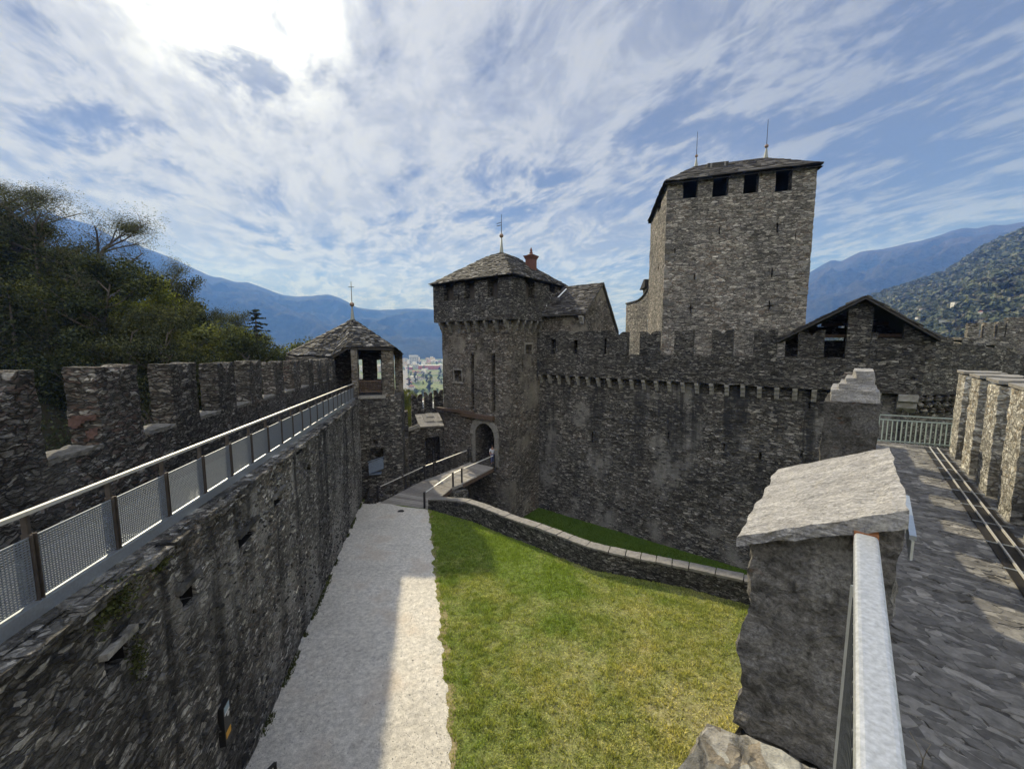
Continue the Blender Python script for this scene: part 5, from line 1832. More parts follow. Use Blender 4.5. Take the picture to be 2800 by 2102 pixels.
# ================================================================== LEAN-TO between the towers
lt = thing('lean_to_building', 'low stone lean-to with big pale roof slabs squeezed between the two towers', 'building', at_y(1160, 1290, 38))
PA, PB = V(-10.6, 36.6), V(-6.9, 38.2)
FT2 = Frame(PA, PB - PA)
if FT2.n.y > 0:
    FT2 = Frame(PA, PB - PA, flip=True)
LA = (PB - PA).length
zt2 = FT2.uz(1180, 1168)[1]
w = MB()
gate_r = FT2.rect(1163, 1194, 1204, 1268)
facade(w, FT2, -.6, LA, MZ, zt2, [gate_r + (1.2,)], .4)
w.rough(.04, 1.6, 81)
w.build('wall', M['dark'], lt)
s_ = MB()
x0_ = FT2.uz(1146, 1160)[0]
slates(s_, FT2.p(x0_, zt2 + .03, .25), FT2.p(LA, zt2 + .03, .25), FT2.p(LA, zt2 + .95, -2.3), FT2.p(x0_, zt2 + .95, -2.3), .8, .8, .08)
s_.face(FT2.p(x0_, zt2, .25), FT2.p(LA, zt2, .25), FT2.p(LA, zt2 + .9, -2.3), FT2.p(x0_, zt2 + .9, -2.3))
s_.build('roof', M['coping'], lt)
s_ = MB(); s_.bar(FT2.p(-.6, zt2 - .35, .3), FT2.p(x0_, zt2 + .35, .25), .12, .35); s_.build('verge_slab', M['coping'], lt)
m_ = MB()
for k in range(7):
    a = gate_r[0] + (gate_r[1] - gate_r[0]) * k / 6
    m_.bar(FT2.p(a, gate_r[2], -.12), FT2.p(a, gate_r[3], -.12), .05 if k not in (0, 3, 6) else .1)
for f in (.04, .5, .96):
    m_.bar(FT2.p(gate_r[0], gate_r[2] + (gate_r[3] - gate_r[2]) * f, -.12), FT2.p(gate_r[1], gate_r[2] + (gate_r[3] - gate_r[2]) * f, -.12), .05)
m_.build('iron_gate', M['iron'], lt)

# battlemented wall behind the lean-to
cwl = thing('battlemented_back_wall', 'brownish swallowtail battlement wall behind the lean-to, narrow light gaps between its merlons', 'castle wall', at_y(1170, 1150, 45))
FBW = Frame((-11.9, 45.2), (.95, .32))
a0, a1 = FBW.uz(1125, 1110)[0], FBW.uz(1300, 1110)[0]
zs = FBW.uz(1160, 1119)[1]
w = MB(); w.fbox(FBW, a0, a1, -17, zs, -.7, 0, .6); w.rough(.04, 1.5, 82); w.build('wall', M['dark'], cwl)
for (x0, x1, yt) in ((1125.5, 1155, 1079), (1160.5, 1183, 1073), (1187.5, 1212, 1067)):
    m_ = MB(); merlon(m_, FBW, FBW.uz(x0, 1100)[0], FBW.uz(x1, 1100)[0], zs - .01, FBW.uz(x0, yt)[1] - zs, .6, .55, .3); m_.rough(.03, 2, x0); m_.build('merlon', M['dark'], cwl)

# ================================================================== NOTICES AND PERSON AT THE DOOR
pn = FG.rect(1353.5, 1199, 1361, 1238)
nb_ = thing('door_notice', 'small black notice with a yellow field beside the arched gate', 'sign', FG.p(pn[0], pn[2]))
m_ = MB(); m_.fbox(FG, pn[0], pn[1], pn[2], pn[3] - .25, .03, .09); m_.build('panel', M['black'], nb_)
m_ = MB(); m_.fbox(FG, pn[0] + .03, pn[1] - .03, pn[2] + .2, pn[2] + .42, .092, .097); m_.build('yellow_field', M['yellow'], nb_)
m_ = MB(); m_.fbox(FG, pn[0] - .02, pn[1] + .05, pn[3] + .1, pn[3] + .42, .02, .07)
tag(m_.build('stone_plaque', M['coping']), 'small pale square plaque above the black notice at the gate', 'plaque')

def person(loc, rz):
    J = [((0, 0, .95), .125), ((0, 0, 1.12), .12), ((0, 0, 1.36), .14), ((0, 0, 1.5), .055), ((0, .01, 1.58), .075), ((0, .015, 1.68), .098), ((0, .01, 1.76), .07),
         ((.09, 0, .88), .095), ((.1, .03, .5), .062), ((.1, .0, .09), .045), ((.1, .13, .04), .035),
         ((-.09, 0, .88), .095), ((-.1, -.04, .5), .062), ((-.11, -.14, .1), .045), ((-.11, -.02, .04), .035),
         ((.19, 0, 1.41), .062), ((.25, -.02, 1.14), .045), ((.24, .12, .92), .033), ((.24, .17, .84), .03),
         ((-.19, 0, 1.41), .062), ((-.25, -.02, 1.14), .045), ((-.23, .14, .95), .033), ((-.22, .2, .88), .03)]
    Ed = [(0, 1), (1, 2), (2, 3), (3, 4), (4, 5), (5, 6), (0, 7), (7, 8), (8, 9), (9, 10), (0, 11), (11, 12), (12, 13), (13, 14), (2, 15), (15, 16), (16, 17), (17, 18), (2, 19), (19, 20), (20, 21), (21, 22)]
    def skin(name, J, Ed, mat, parent=None):
        me = bpy.data.meshes.new(name)
        me.from_pydata([j[0] for j in J], Ed, [])
        o = bpy.data.objects.new(name, me)
        COL.objects.link(o)
        md = o.modifiers.new('skin', 'SKIN')
        for k, j in enumerate(J):
            me.skin_vertices[0].data[k].radius = (j[1], j[1])
        me.skin_vertices[0].data[0].use_root = True
        o.modifiers.new('sub', 'SUBSURF').levels = 1
        o.modifiers['sub'].render_levels = 2
        me.materials.append(mat)
        if parent:
            o.parent = parent
        return o
    body = skin('person', J, Ed, plain('skin', (.36, .22, .16), .6))
    body.location, body.rotation_euler = loc, (0, 0, rz)
    tag(body, 'person in white top and blue trousers standing inside the arched gate', 'person')
    g_ = lambda ids, k: [(J[i][0], J[i][1] * k) for i in ids]
    skin('shirt', g_([0, 1, 2, 15, 16, 19, 20], 1.13), [(0, 1), (1, 2), (2, 3), (3, 4), (2, 5), (5, 6)], plain('white_shirt', (.62, .63, .66), .9), body)
    tr_ = g_([0, 7, 8, 9, 11, 12, 13], 1.16)
    tr_[3] = ((tr_[3][0][0], tr_[3][0][1], .14), .058); tr_[6] = ((tr_[6][0][0], tr_[6][0][1], .14), .058)
    skin('trousers', tr_, [(0, 1), (1, 2), (2, 3), (0, 4), (4, 5), (5, 6)], plain('blue_trousers', (.13, .15, .3), .9), body)
    h = MB(); h.lathe((0, -.01, 1.62), [(.085, 0), (.112, .07), (.11, .13), (.07, .19), (.01, .205)], 12)
    ho = h.build('hair', plain('dark_hair', (.03, .022, .018), .7), None, True)
    ho.parent = body
P_ = FG.p(door[0] + .5, -10.93, -.25)
person(P_, R(200))

# ================================================================== RIGHT-HAND WALL WALK
def rwk(w_, l_, z=0.0):
    q = DIRR * w_ + SIDER * l_
    return Vector((q.x, q.y, z))
WZ = -3.55
c = MB()
c.grid(rwk(-6, .3, WZ), rwk(-6, 2.9, WZ), rwk(19.2, 2.9, WZ), rwk(19.2, .3, WZ), .25)
for p in c.vs:
    p.z += (mnoise.noise(p * 1.3) * .05 + mnoise.noise(p * 4.1) * .02)
split = len(c.fs)
for _ in range(6000):
    a_, b_ = random.uniform(-1, 19.0), random.uniform(.25, 2.7)
    L_, D_ = random.uniform(.06, .2), random.uniform(.04, .1)
    th_ = random.gauss(0, .22)
    ct_, st2 = math.cos(th_), math.sin(th_)
    zt = WZ + random.uniform(.012, .03)
    tx, ty = random.gauss(0, .03), random.gauss(0, .05)
    hi = []
    for x, y in ((-1, 0), (-.6, -1), (.5, -1), (1, 0), (.6, 1), (-.5, 1)):
        x_, y_ = x * L_ * random.uniform(.8, 1.15), y * D_ * random.uniform(.75, 1.2)
        q_ = rwk(a_ + y_ * ct_ + x_ * st2, min(2.75, max(.2, b_ + x_ * ct_ - y_ * st2)), zt + x_ * tx + y_ * ty)
        q_.z += mnoise.noise(Vector((q_.x, q_.y, WZ)) * 1.3) * .05
        hi.append(q_)
    cc = sum(hi, Vector()) / 6
    lo = [cc + (p - cc) * 1.1 - V(0, 0, .04) for p in hi]
    i = [c.vn(q) for q in lo + hi]
    c.fs += [tuple(i[6:12])] + [(i[k], i[(k + 1) % 6], i[6 + (k + 1) % 6], i[6 + k]) for k in range(6)]
tag(c.build('wall_walk', M['paving'], None, False, mat2=M['slabs'], split=split), kind='structure')
# supporting mass of the wall below the walk
c = MB()
c.hexa([rwk(-8, .0, MZ), rwk(-8, 3.2, MZ), rwk(19.3, 3.2, MZ), rwk(19.3, .0, MZ)], [rwk(-8, .0, WZ - .15), rwk(-8, 3.2, WZ - .15), rwk(19.3, 3.2, WZ - .15), rwk(19.3, .0, WZ - .15)], .8)
c.rough(.04, 1.5, 90)
tag(c.build('wall_walk_base', M['low']), kind='structure')

# right parapet with sunlit inner faces
rpz = thing('right_battlement_wall', 'sunlit yellowish rubble battlement wall at the right picture edge beside the wall walk', 'castle wall', rwk(12, 2.6, WZ))
FRP = Frame(rwk(0, 2.6), DIRR)
FRP = Frame(rwk(0, 2.6), DIRR, flip=True) if FRP.n.dot(SIDER) > 0 else FRP
zs_r, zt_r = -2.55, -.93
m_ = MB()
m_.fbox(FRP, 2, 19.6, WZ - .2, zs_r, -.65, -.12, .16)
m_.rough(.03, 4.5, 91, 3)
m_.build('parapet', M['right'], rpz)
for k in range(9):
    a1 = 5.37 * 2.6 - 1.87 * (k - 2)
    m_ = MB()
    m_.fbox(FRP, a1, a1 + 1.02, WZ - .2, zt_r + random.uniform(-.04, .04), -.68, .06, .13)
    m_.rough(.022, 5.5, k + 92, 3)
    m_.build('merlon', M['right'], rpz)
    m_ = MB()
    m_.fbox(FRP, a1 - .03, a1 + 1.05, zt_r + .05, zt_r + .12, -.72, .1, .13)
    m_.rough(.02, 4, k)
    m_.build('coping_slab', M['coping'], rpz)
# twin steel rails along the foot of that wall
tr = thing('floor_rails', 'pair of low steel rails with cross brackets running along the foot of the sunlit battlement', 'rails', rwk(12, 2.2, WZ))
for l_ in (2.12, 2.3):
    m_ = MB(); m_.bar(rwk(4, l_, WZ + .1), rwk(19.0, l_, WZ + .1), .024, .035); m_.build('rail', M['bright'], tr)
for k in range(13):
    m_ = MB(); m_.bar(rwk(5 + k * 1.1, 1.98, WZ + .07), rwk(5 + k * 1.1, 2.5, WZ + .07), .035, .02); m_.build('bracket', M['galv'], tr)
    m_ = None
dk = MB(); dk.box(rwk(4, 2.0, WZ + .05), DIRR * 15, SIDER * .42, V(0, 0, .02)); dk.build('trough', M['iron'], tr)

# end railing of the walk
er = thing('end_railing', 'pale upright-bar steel railing closing the far end of the wall walk', 'railing', rwk(18.9, 1.2, WZ))
RA_, RB_ = at_z(2397, 1207, WZ + .02), at_z(2611, 1224, WZ + .02)
m_ = MB(); m_.bar(RA_ + V(0, 0, .06), RB_ + V(0, 0, .06), .04); m_.bar(RA_ + V(0, 0, .83), RB_ + V(0, 0, .83), .04)
m_.bar(RA_ + V(0, 0, 1.0), RB_ + V(0, 0, 1.0), .035); m_.build('handrail', M['paleiron'], er)
for k in range(17):
    P = RA_.lerp(RB_, k / 16)
    m_ = MB(); m_.bar(P, P + V(0, 0, .83 if k not in (0, 16) else 1.02), .026 if k not in (0, 16) else .045, up=(0, 1, 0)); m_.build('baluster' if k not in (0, 16) else 'post', M['paleiron'], er)
m_ = MB(); m_.box(rwk(19.0, .2, WZ - .08), SIDER * 2.6, DIRR * .35, V(0, 0, .12), .2, fresh=False); m_.rough(.02, 3, 3)
m_.build('sill', M['dress'], er)

# ================================================================== NEAR PARAPET with its two battlements
npw = thing('near_parapet_wall', 'near grey parapet wall carrying one flat-capped pillar and one stepped-cap pillar', 'castle wall', rwk(2, .2, WZ))
m_ = MB()
m_.hexa([rwk(-6, -.30, WZ), rwk(-6, .20, WZ), rwk(2.6, .20, WZ), rwk(2.6, -.30, WZ)], [rwk(-6, -.26, -1.62), rwk(-6, .17, -1.62), rwk(2.6, .17, -1.62), rwk(2.6, -.26, -1.62)], .16)
m_.hexa([rwk(2.604, -.30, WZ), rwk(2.604, .20, WZ), rwk(18.8, .20, WZ), rwk(18.8, -.30, WZ)], [rwk(2.604, -.28, -2.5), rwk(2.604, .19, -2.5), rwk(18.8, .19, -2.5), rwk(18.8, -.28, -2.5)], .16)
m_.rough(.03, 2.5, 101, 3)
m_.build('wall', M['low'], npw)
for w0_ in (6.8, 8.5, 10.2, 11.9, 13.6, 15.3):
    m_ = MB()
    m_.hexa([rwk(w0_, -.27, -2.52), rwk(w0_, .19, -2.52), rwk(w0_ + .8, .19, -2.52), rwk(w0_ + .8, -.27, -2.52)], [rwk(w0_ + .02, -.2, -.85), rwk(w0_ + .02, .16, -.85), rwk(w0_ + .78, .16, -.85), rwk(w0_ + .78, -.2, -.85)], .14)
    m_.rough(.02, 4, w0_, 3)
    m_.build('merlon', M['merlon'], npw)
m_ = MB()
m_.hexa([rwk(3.42, -.12, -2.52), rwk(3.42, .13, -2.52), rwk(4.2, .13, -2.52), rwk(4.2, -.12, -2.52)], [rwk(3.44, -.11, -1.0), rwk(3.44, .12, -1.0), rwk(4.18, .12, -1.0), rwk(4.18, -.11, -1.0)], .14)
m_.rough(.015, 4, 3.4, 3)
m_.build('merlon', M['merlon'], npw)
# near pillar: corners taken at the measured height of the sill
def npil():
    m3 = MB()
    f0, f1 = 1.74, 2.52            # along the wall
    l0, l1 = -.255, .15
    b = [rwk(f0, l0 - .02, -1.6), rwk(f0, l1 + .02, -1.6), rwk(f1, l1, -1.6), rwk(f1, l0, -1.6)]
    t = [rwk(f0 + .02, l0, -.76), rwk(f0 + .02, l1, -.55), rwk(f1, l1, -.53), rwk(f1, l0, -.75)]
    m3.hexa(b, t, .022)
    m3.rough(.02, 6, 103, 3)
    for p in m3.vs:
        k_ = mnoise.noise(p * 4.1) * .03 + mnoise.noise(p * 13.0) * .014
        p += Vector((k_, -k_ * .6, k_ * .3))
    o = m3.build('pillar', M['pillar'], npw)
    c3 = MB()
    cb = [rwk(f0 - .05, l0 - .045, -.80), rwk(f0 - .05, l1 + .012, -.575), rwk(f1 + .01, l1 + .005, -.545), rwk(f1 + .2, l0 - .04, -.78)]
    ct = [p + V(0, 0, h_) for p, h_ in zip(cb, (.04, .06, .06, .045))]
    c3.hexa(cb, ct, .03)
    for p in c3.vs:
        q = mnoise.noise_vector(Vector((p.x * 9, p.y * 9, p.z * 40)))
        p += Vector((q.x, q.y, q.z * .35)) * .012
    c3.build('cap_slab', M['cap'], o)
npil()
m3 = MB()
a_ = rwk(1.02, -.42, -1.60)
m3.hexa([rwk(.5, -.46, -1.75), rwk(.5, .1, -1.75), rwk(1.72, .1, -1.75), rwk(1.72, -.40, -1.75)], [rwk(.5, -.42, -1.56), rwk(.5, .1, -1.53), rwk(1.7, .1, -1.55), rwk(1.62, -.36, -1.56)], .03)
m3.rough(.02, 6, 7, 3)
m3.build('ledge_stone', M['right'], npw)
# second pillar with stepped cap
m3 = MB()
p0, p1, q0, q1 = 5.1, 5.9, -.2, .22
m3.hexa([rwk(p0, q0, -2.52), rwk(p0, q1 - .01, -2.52), rwk(p1, q1 - .01, -2.52), rwk(p1, q0, -2.52)], [rwk(p0, q0, -.575), rwk(p0, q1, -.575), rwk(p1, q1, -.575), rwk(p1, q0, -.575)], .05)
m3.rough(.02, 4, 8, 3)
po_ = m3.build('pillar', M['pillar_shaded'], npw)
zz = -.57
for k, (sl_, sr_, hh) in enumerate(((.02, .005, .115), (.085, .04, .065), (.135, .05, .075), (.195, .055, .085))):
    c3 = MB()
    c3.hexa([rwk(p0 + sl_ * .5 + .02, q0 + sl_ + .03, zz), rwk(p0 + sl_ * .5, q1 - sr_ + .008, zz), rwk(p1 - sl_, q1 - sr_, zz), rwk(p1 - sl_, q0 + sl_, zz)],
            [rwk(p0 + sl_ * .5 + .015, q0 + sl_ + .02, zz + hh), rwk(p0 + sl_ * .5 + .015, q1 - sr_ - .01, zz + hh), rwk(p1 - sl_, q1 - sr_ - .01, zz + hh), rwk(p1 - sl_, q0 + sl_ + .02, zz + hh)], .035)
    c3.rough(.013, 7, k + 30, 3)
    c3.build('cap_stone', M['cap'], po_)
    zz += hh - .01

# galvanised handrail in the foreground
nr = thing('near_handrail', 'big galvanised steel handrail with rusty end leading to the near stone pillar', 'railing', rwk(.8, .1, -1.6))
r0, r1 = V(.573, .535, -.66), V(1.19, 1.235, -.645)
rd = (r1 - r0).normalized()
m_ = MB(); m_.bar(r0 - rd * .9, r1 - rd * .03, .06, .05); o = m_.build('handrail', plain('galvanised_spangle', (.47, .49, .51), .48, .55, nscale=95, var=(.7, 1.25), bump=.25, bdist=.002), nr)
bv = o.modifiers.new('bevel', 'BEVEL'); bv.width, bv.segments = .012, 3
m_ = MB(); m_.bar(r1 - rd * .03, r1 + rd * .012, .061, .051); m_.build('rusty_end', plain('rusty_weld', (.34, .15, .07), .8, .2, nscale=40, var=(.6, 1.3)), nr)
lft = Vector((-rd.y, rd.x, 0)).normalized()
m_ = MB()
for k in range(22):
    z = -.06 - k * .034
    m_.box(r0 - rd * .9 + lft * .02 + V(0, 0, z), rd * 1.7, lft * .004, V(0, 0, .009))
for k in range(40):
    P = r0 - rd * .9 + rd * (1.7 * k / 39) + lft * .022
    m_.box(P + V(0, 0, -.82), rd * .006, lft * .008, V(0, 0, .78))
m_.build('mesh_panel', M['darkwire'], nr)
for k in (-.85, .62):
    m_ = MB(); m_.bar(r0 + rd * k + V(0, 0, -.025), r0 + rd * k + V(0, 0, -.95), .05, .05, up=(1, 0, 0)); m_.build('post', M['galv'], nr)

# lower rail piece beside the near pillar
s2 = thing('short_railing', 'short low steel rail with mesh standing just right of the near pillar', 'railing', rwk(4, .45, WZ))
A_, B_ = at_z(2496, 1470, -1.3), at_z(2478, 1358, -1.3)
m_ = MB(); m_.bar(A_, B_, .035, .03); m_.build('handrail', M['galv'], s2)
m_ = MB()
for k in range(14):
    m_.bar(A_.lerp(B_, k / 13) - V(0, 0, .02), A_.lerp(B_, k / 13) - V(0, 0, .16), .008, .02)
m_.build('mesh_panel', M['galv'], s2)

# dry weed stalk on the paving
wp_ = at_z(2520, 2110, WZ + .02)
m_ = MB()
def wz(px, py, z):
    return at_z(px, py, z)
m_.tube([wz(2520, 2125, WZ + .03), wz(2524, 2075, WZ + .3)], [.006, .004], 5)
m_.tube([wz(2524, 2075, WZ + .3), wz(2507, 2035, WZ + .42), wz(2486, 1997, WZ + .5)], [.004, .003, .002], 5)
m_.tube([wz(2524, 2075, WZ + .3), wz(2535, 2050, WZ + .42), wz(2545, 2034, WZ + .46), wz(2520, 2020, WZ + .5)], [.003, .003, .002, .001], 5)
tag(m_.build('weed_stalk', plain('dry_stalk', (.25, .22, .16), .9)), 'thin dry forked weed stalk beside the foreground handrail', 'weed')
# ================================================================== TERRAIN
VZ = -96.0
def terrain_h(x, y):
    """castle hill, wooded slope to the left, valley floor ahead, rising ground to the right"""
    r = np.sqrt(x * x + y * y)
    az = np.degrees(np.arctan2(x, y))
    h = np.full_like(r, -17.0)
    fall = np.clip((r - 62) / 260.0, 0, 1)
    front = 1 / (1 + np.exp(-(az + 40) / 5.0))
    h = h - (-17 - VZ) * -1 * 0
    drop = (VZ + 17) * (fall * fall * (3 - 2 * fall))
    left = np.clip((-x - 14) / 60.0, 0, 1.4)
    slope = 38 * left ** 1.15 * np.clip((130 - y) / 70.0, 0, 1)
    h = h + drop * front + slope * (1 - front * np.clip((r - 45) / 60, 0, 1))
    h = h + (1 - front) * np.clip((r - 90) / 1500, 0, 1) * 180
    right = np.clip((az - 34) / 14, 0, 1)
    h = h + right * np.clip((r - 110) / 900, 0, 1) * 90
    return h
rr = np.concatenate([np.linspace(0, 60, 13), np.geomspace(66, 6350, 64)])
aa = np.radians(np.linspace(-180, 180, 181))
RR, AA = np.meshgrid(rr, aa, indexing='ij')
X, Y = RR * np.sin(AA), RR * np.cos(AA)
Z = terrain_h(X, Y) + (fbm(X / 40 + 50, Y / 40 + 50, 4, 2) - .5) * np.clip((RR - 60) / 60, 0, 1) * 6
Z[RR < 58] = np.minimum(Z[RR < 58], np.where(X[RR < 58] > -13, -17.2, Z[RR < 58]))
m, q = new_mat('valley_ground')
pos = q.n('ShaderNodeNewGeometry').outputs['Position']
n1 = q.noise(pos, .006, 5, .6)
n2 = q.noise(pos, .05, 5, .65)
c = q.ramp(q.math('ADD', n1, q.math('MULTIPLY', q.math('SUBTRACT', n2, .5), .35)), [(.3, (.035, .05, .02)), (.48, (.08, .11, .035)), (.55, (.16, .19, .07)), (.62, (.15, .14, .12)), (.75, (.06, .075, .03))])
xyz = q.n('ShaderNodeSeparateXYZ', {0: pos})
floor_ = q.math('MULTIPLY', q.rng(xyz.outputs['X'], -10, -13), q.rng(xyz.outputs['Y'], 110, 80))
c = q.mix(floor_, c, (.03, .028, .018))
finish(q, c, 1.0, n2, .5, 2.0, spec=.1)
M['valley'] = m
tag(grid_mesh('ground', np.stack([X, Y, Z], -1), M['valley']), kind='structure')

# ================================================================== MOUNTAINS (ridge outline measured as angles, built at their own distance)
def angles(pts):
    A, T = [], []
    for px, py in pts:
        r = ray(px, py)
        A.append(math.degrees(math.atan2(r.x, r.y)))
        T.append(r.z / math.hypot(r.x, r.y))
    return np.array(A), np.array(T)
def mountain_mat(name, c0, c1, top, sc=.004):
    m, q = new_mat(name)
    pos = q.n('ShaderNodeNewGeometry').outputs['Position']
    n1 = q.noise(pos, sc, 7, .65)
    n2 = q.noise(pos, sc * 9, 6, .7)
    c = q.mix(q.rng(n1, .35, .65), c0, c1)
    c = q.mix(1.0, c, q.grey(q.rng(n2, .3, .7, .45, 1.6)), 'MULTIPLY')
    z = q.n('ShaderNodeSeparateXYZ', {0: pos}).outputs['Z']
    c = q.mix(q.math('MULTIPLY', q.rng(q.math('ADD', z, q.math('MULTIPLY', q.math('SUBTRACT', n1, .5), 600)), top[0], top[1], 0, 1, True), top[3]), c, top[2])
    finish(q, c, 1.0, q.math('ADD', n1, q.math('MULTIPLY', n2, .6)), .9, 40, spec=.05)
    return m
def mountain(name, pts, R0, R1, mat, seed, spur=.5, na=420, nr=90, zb=VZ, back=1500, pw=.85, rough=12):
    A, T = angles(pts)
    az = np.linspace(A[0], A[-1], na)
    t = np.interp(az, A, T)
    kern = np.ones(5) / 5
    t = np.convolve(np.pad(t, 2, 'edge'), kern, 'valid')
    f = np.concatenate([np.linspace(0, 1, nr), 1 + np.linspace(.06, 1, 12)])
    AZ, Fm = np.meshgrid(np.radians(az), f, indexing='xy')
    zr = np.broadcast_to(t * R1, AZ.shape)
    Rr = np.where(Fm <= 1, R0 + (R1 - R0) * Fm, R1 + (Fm - 1) * back)
    X, Y = Rr * np.sin(AZ), Rr * np.cos(AZ)
    rise = np.where(Fm <= 1, np.clip(Fm, 0, 1) ** pw, np.clip(1 - (Fm - 1) * .8, 0, 1))
    n1 = fbm(X / 420 + seed, Y / 420 + seed, 6, seed)
    ridge_ = 1 - np.abs(2 * n1 - 1)
    env = np.clip(Fm * (1 - Fm) * 4, 0, 1)
    Zm = zb + (zr - zb) * rise + (ridge_ - .75) * env * (zr - zb) * spur
    Zm = Zm + (fbm(X / 60 + 9, Y / 60 + 9, 4, seed + 5) - .5) * rough * np.clip(Fm * 3, 0, 1)
    return tag(grid_mesh(name, np.stack([X, Y, Zm], -1), mat), kind='structure')
Lpts = [(-700, 430), (-300, 510), (0, 560), (120, 580), (253, 615), (295, 642), (358, 663), (421, 687), (485, 712), (527, 733), (581, 758), (600, 757), (632, 769), (683, 773), (733, 792), (771, 807), (817, 811), (876, 807), (900, 805), (935, 817),
        (978, 841.6), (1041, 848), (1121, 843.5), (1171, 845), (1215, 850), (1300, 880), (1420, 900), (1560, 912), (1700, 925), (1850, 930)]
M['mtn_left'] = mountain_mat('far_forest_slope', (.016, .022, .012), (.038, .042, .024), (250, 900, (.06, .055, .04), .5))
mountain('mountains', Lpts, 2600, 4600, M['mtn_left'], 3, spur=.5)
Rpts = [(1640, 930), (1750, 900), (1900, 850), (2050, 800), (2209, 749), (2240, 730), (2273, 711), (2300, 715), (2325, 702), (2355, 688), (2395, 684), (2436, 676), (2490, 664), (2536, 654), (2580, 641), (2593, 632), (2645, 623), (2666, 627), (2710, 616), (2742, 616), (2800, 608), (3000, 585), (3400, 560)]
M['mtn_right'] = mountain_mat('far_bare_slope', (.022, .026, .018), (.055, .052, .038), (300, 900, (.10, .08, .07), .4))
mountain('mountains', Rpts, 2300, 4300, M['mtn_right'], 17, spur=.45)
Hpts = [(2100, 945), (2250, 880), (2373, 822), (2430, 800), (2498, 779), (2560, 757), (2618, 733), (2655, 708), (2688, 684), (2742, 661), (2800, 635), (2950, 590), (3300, 530), (3700, 520)]
M['hill'] = mountain_mat('hill_scrub', (.035, .04, .02), (.075, .072, .04), (200, 600, (.09, .08, .05), .3), .03)
hill = mountain('hill', Hpts, 260, 1500, M['hill'], 29, spur=.16, na=260, nr=110, zb=-60, back=600, rough=7)

# forest on that hill: individual crowns read as one mass
co = np.array([v.co[:] for v in hill.data.vertices]).reshape(122 - 20 if False else -1, 260, 3)
nrw = 110
NT = 8000
ji = rng.random(NT) ** .75 * (nrw - 2)
ii = rng.random(NT) * 258
j0, i0 = ji.astype(int), ii.astype(int)
fj, fi = (ji - j0)[:, None], (ii - i0)[:, None]
base = (co[j0, i0] * (1 - fj) + co[j0 + 1, i0] * fj) * (1 - fi) + (co[j0, i0 + 1] * (1 - fj) + co[j0 + 1, i0 + 1] * fj) * fi
azt = np.degrees(np.arctan2(base[:, 0], base[:, 1]))
dist = np.hypot(base[:, 0], base[:, 1])
ok = (azt > 38) & (azt < 60) & (fbm(base[:, 0] / 70, base[:, 1] / 70, 3, 8) > .36)
base, dist = base[ok], dist[ok]
NT = len(base)
K = 46
size = (5.0 + 5.0 * rng.random(NT)) * np.clip(dist / 900, .55, 1.25)
th, ph = rng.uniform(0, 6.283, (NT, K)), np.arccos(rng.uniform(-.25, 1, (NT, K)))
rad = size[:, None] * rng.uniform(.75, 1.05, (NT, K))
cx_ = base[:, None, :] + np.stack([rad * np.sin(ph) * np.cos(th), rad * np.sin(ph) * np.sin(th), rad * (np.cos(ph) * .7 + .3)], -1)
a = rng.normal(size=(NT, K, 3)); a /= np.linalg.norm(a, axis=-1, keepdims=True)
b = np.cross(a, rng.normal(size=(NT, K, 3))); b /= np.linalg.norm(b, axis=-1, keepdims=True)
s = (size[:, None] * rng.uniform(.22, .42, (NT, K)))[..., None]
quad = np.stack([cx_ - a * s, cx_ - b * s, cx_ + a * s, cx_ + b * s], 2)
m, q = new_mat('hill_leaves')
geo = q.n('ShaderNodeNewGeometry')
pos = geo.outputs['Position']
n1 = q.noise(pos, .09, 3, .6)
c = q.ramp(q.math('ADD', n1, q.math('MULTIPLY', q.math('SUBTRACT', geo.outputs['Random Per Island'], .5), .09)), [(.33, (.07, .085, .055)), (.47, (.105, .12, .075)), (.56, (.14, .148, .098)), (.66, (.165, .15, .115))])
finish(q, c, 1.0, spec=.05)
M['hill_leaf'] = m
tag(np_mesh('hill_forest', quad.reshape(-1, 3), 4, M['hill_leaf']), kind='stuff')

# ================================================================== TREES
def leaf_quads(centres, radii, per, size, flat=.75, seed=0):
    g_ = np.random.default_rng(seed)
    C = np.repeat(np.array(centres), per, 0)
    Rr = np.repeat(np.array(radii), per)[:, None]
    n = len(C)
    dvec = g_.normal(size=(n, 3)); dvec /= np.linalg.norm(dvec, axis=1, keepdims=True)
    dvec[:, 2] *= flat
    P = C + dvec * Rr * (g_.random((n, 1)) ** .45)
    a = g_.normal(size=(n, 3)); a /= np.linalg.norm(a, axis=1, keepdims=True)
    b = np.cross(a, g_.normal(size=(n, 3))); b /= np.linalg.norm(b, axis=1, keepdims=True) + 1e-9
    s = size * g_.uniform(.5, 1.4, (n, 1))
    return np.stack([P - a * s, P - b * s * .55, P + a * s, P + b * s * .55], 1).reshape(-1, 3)

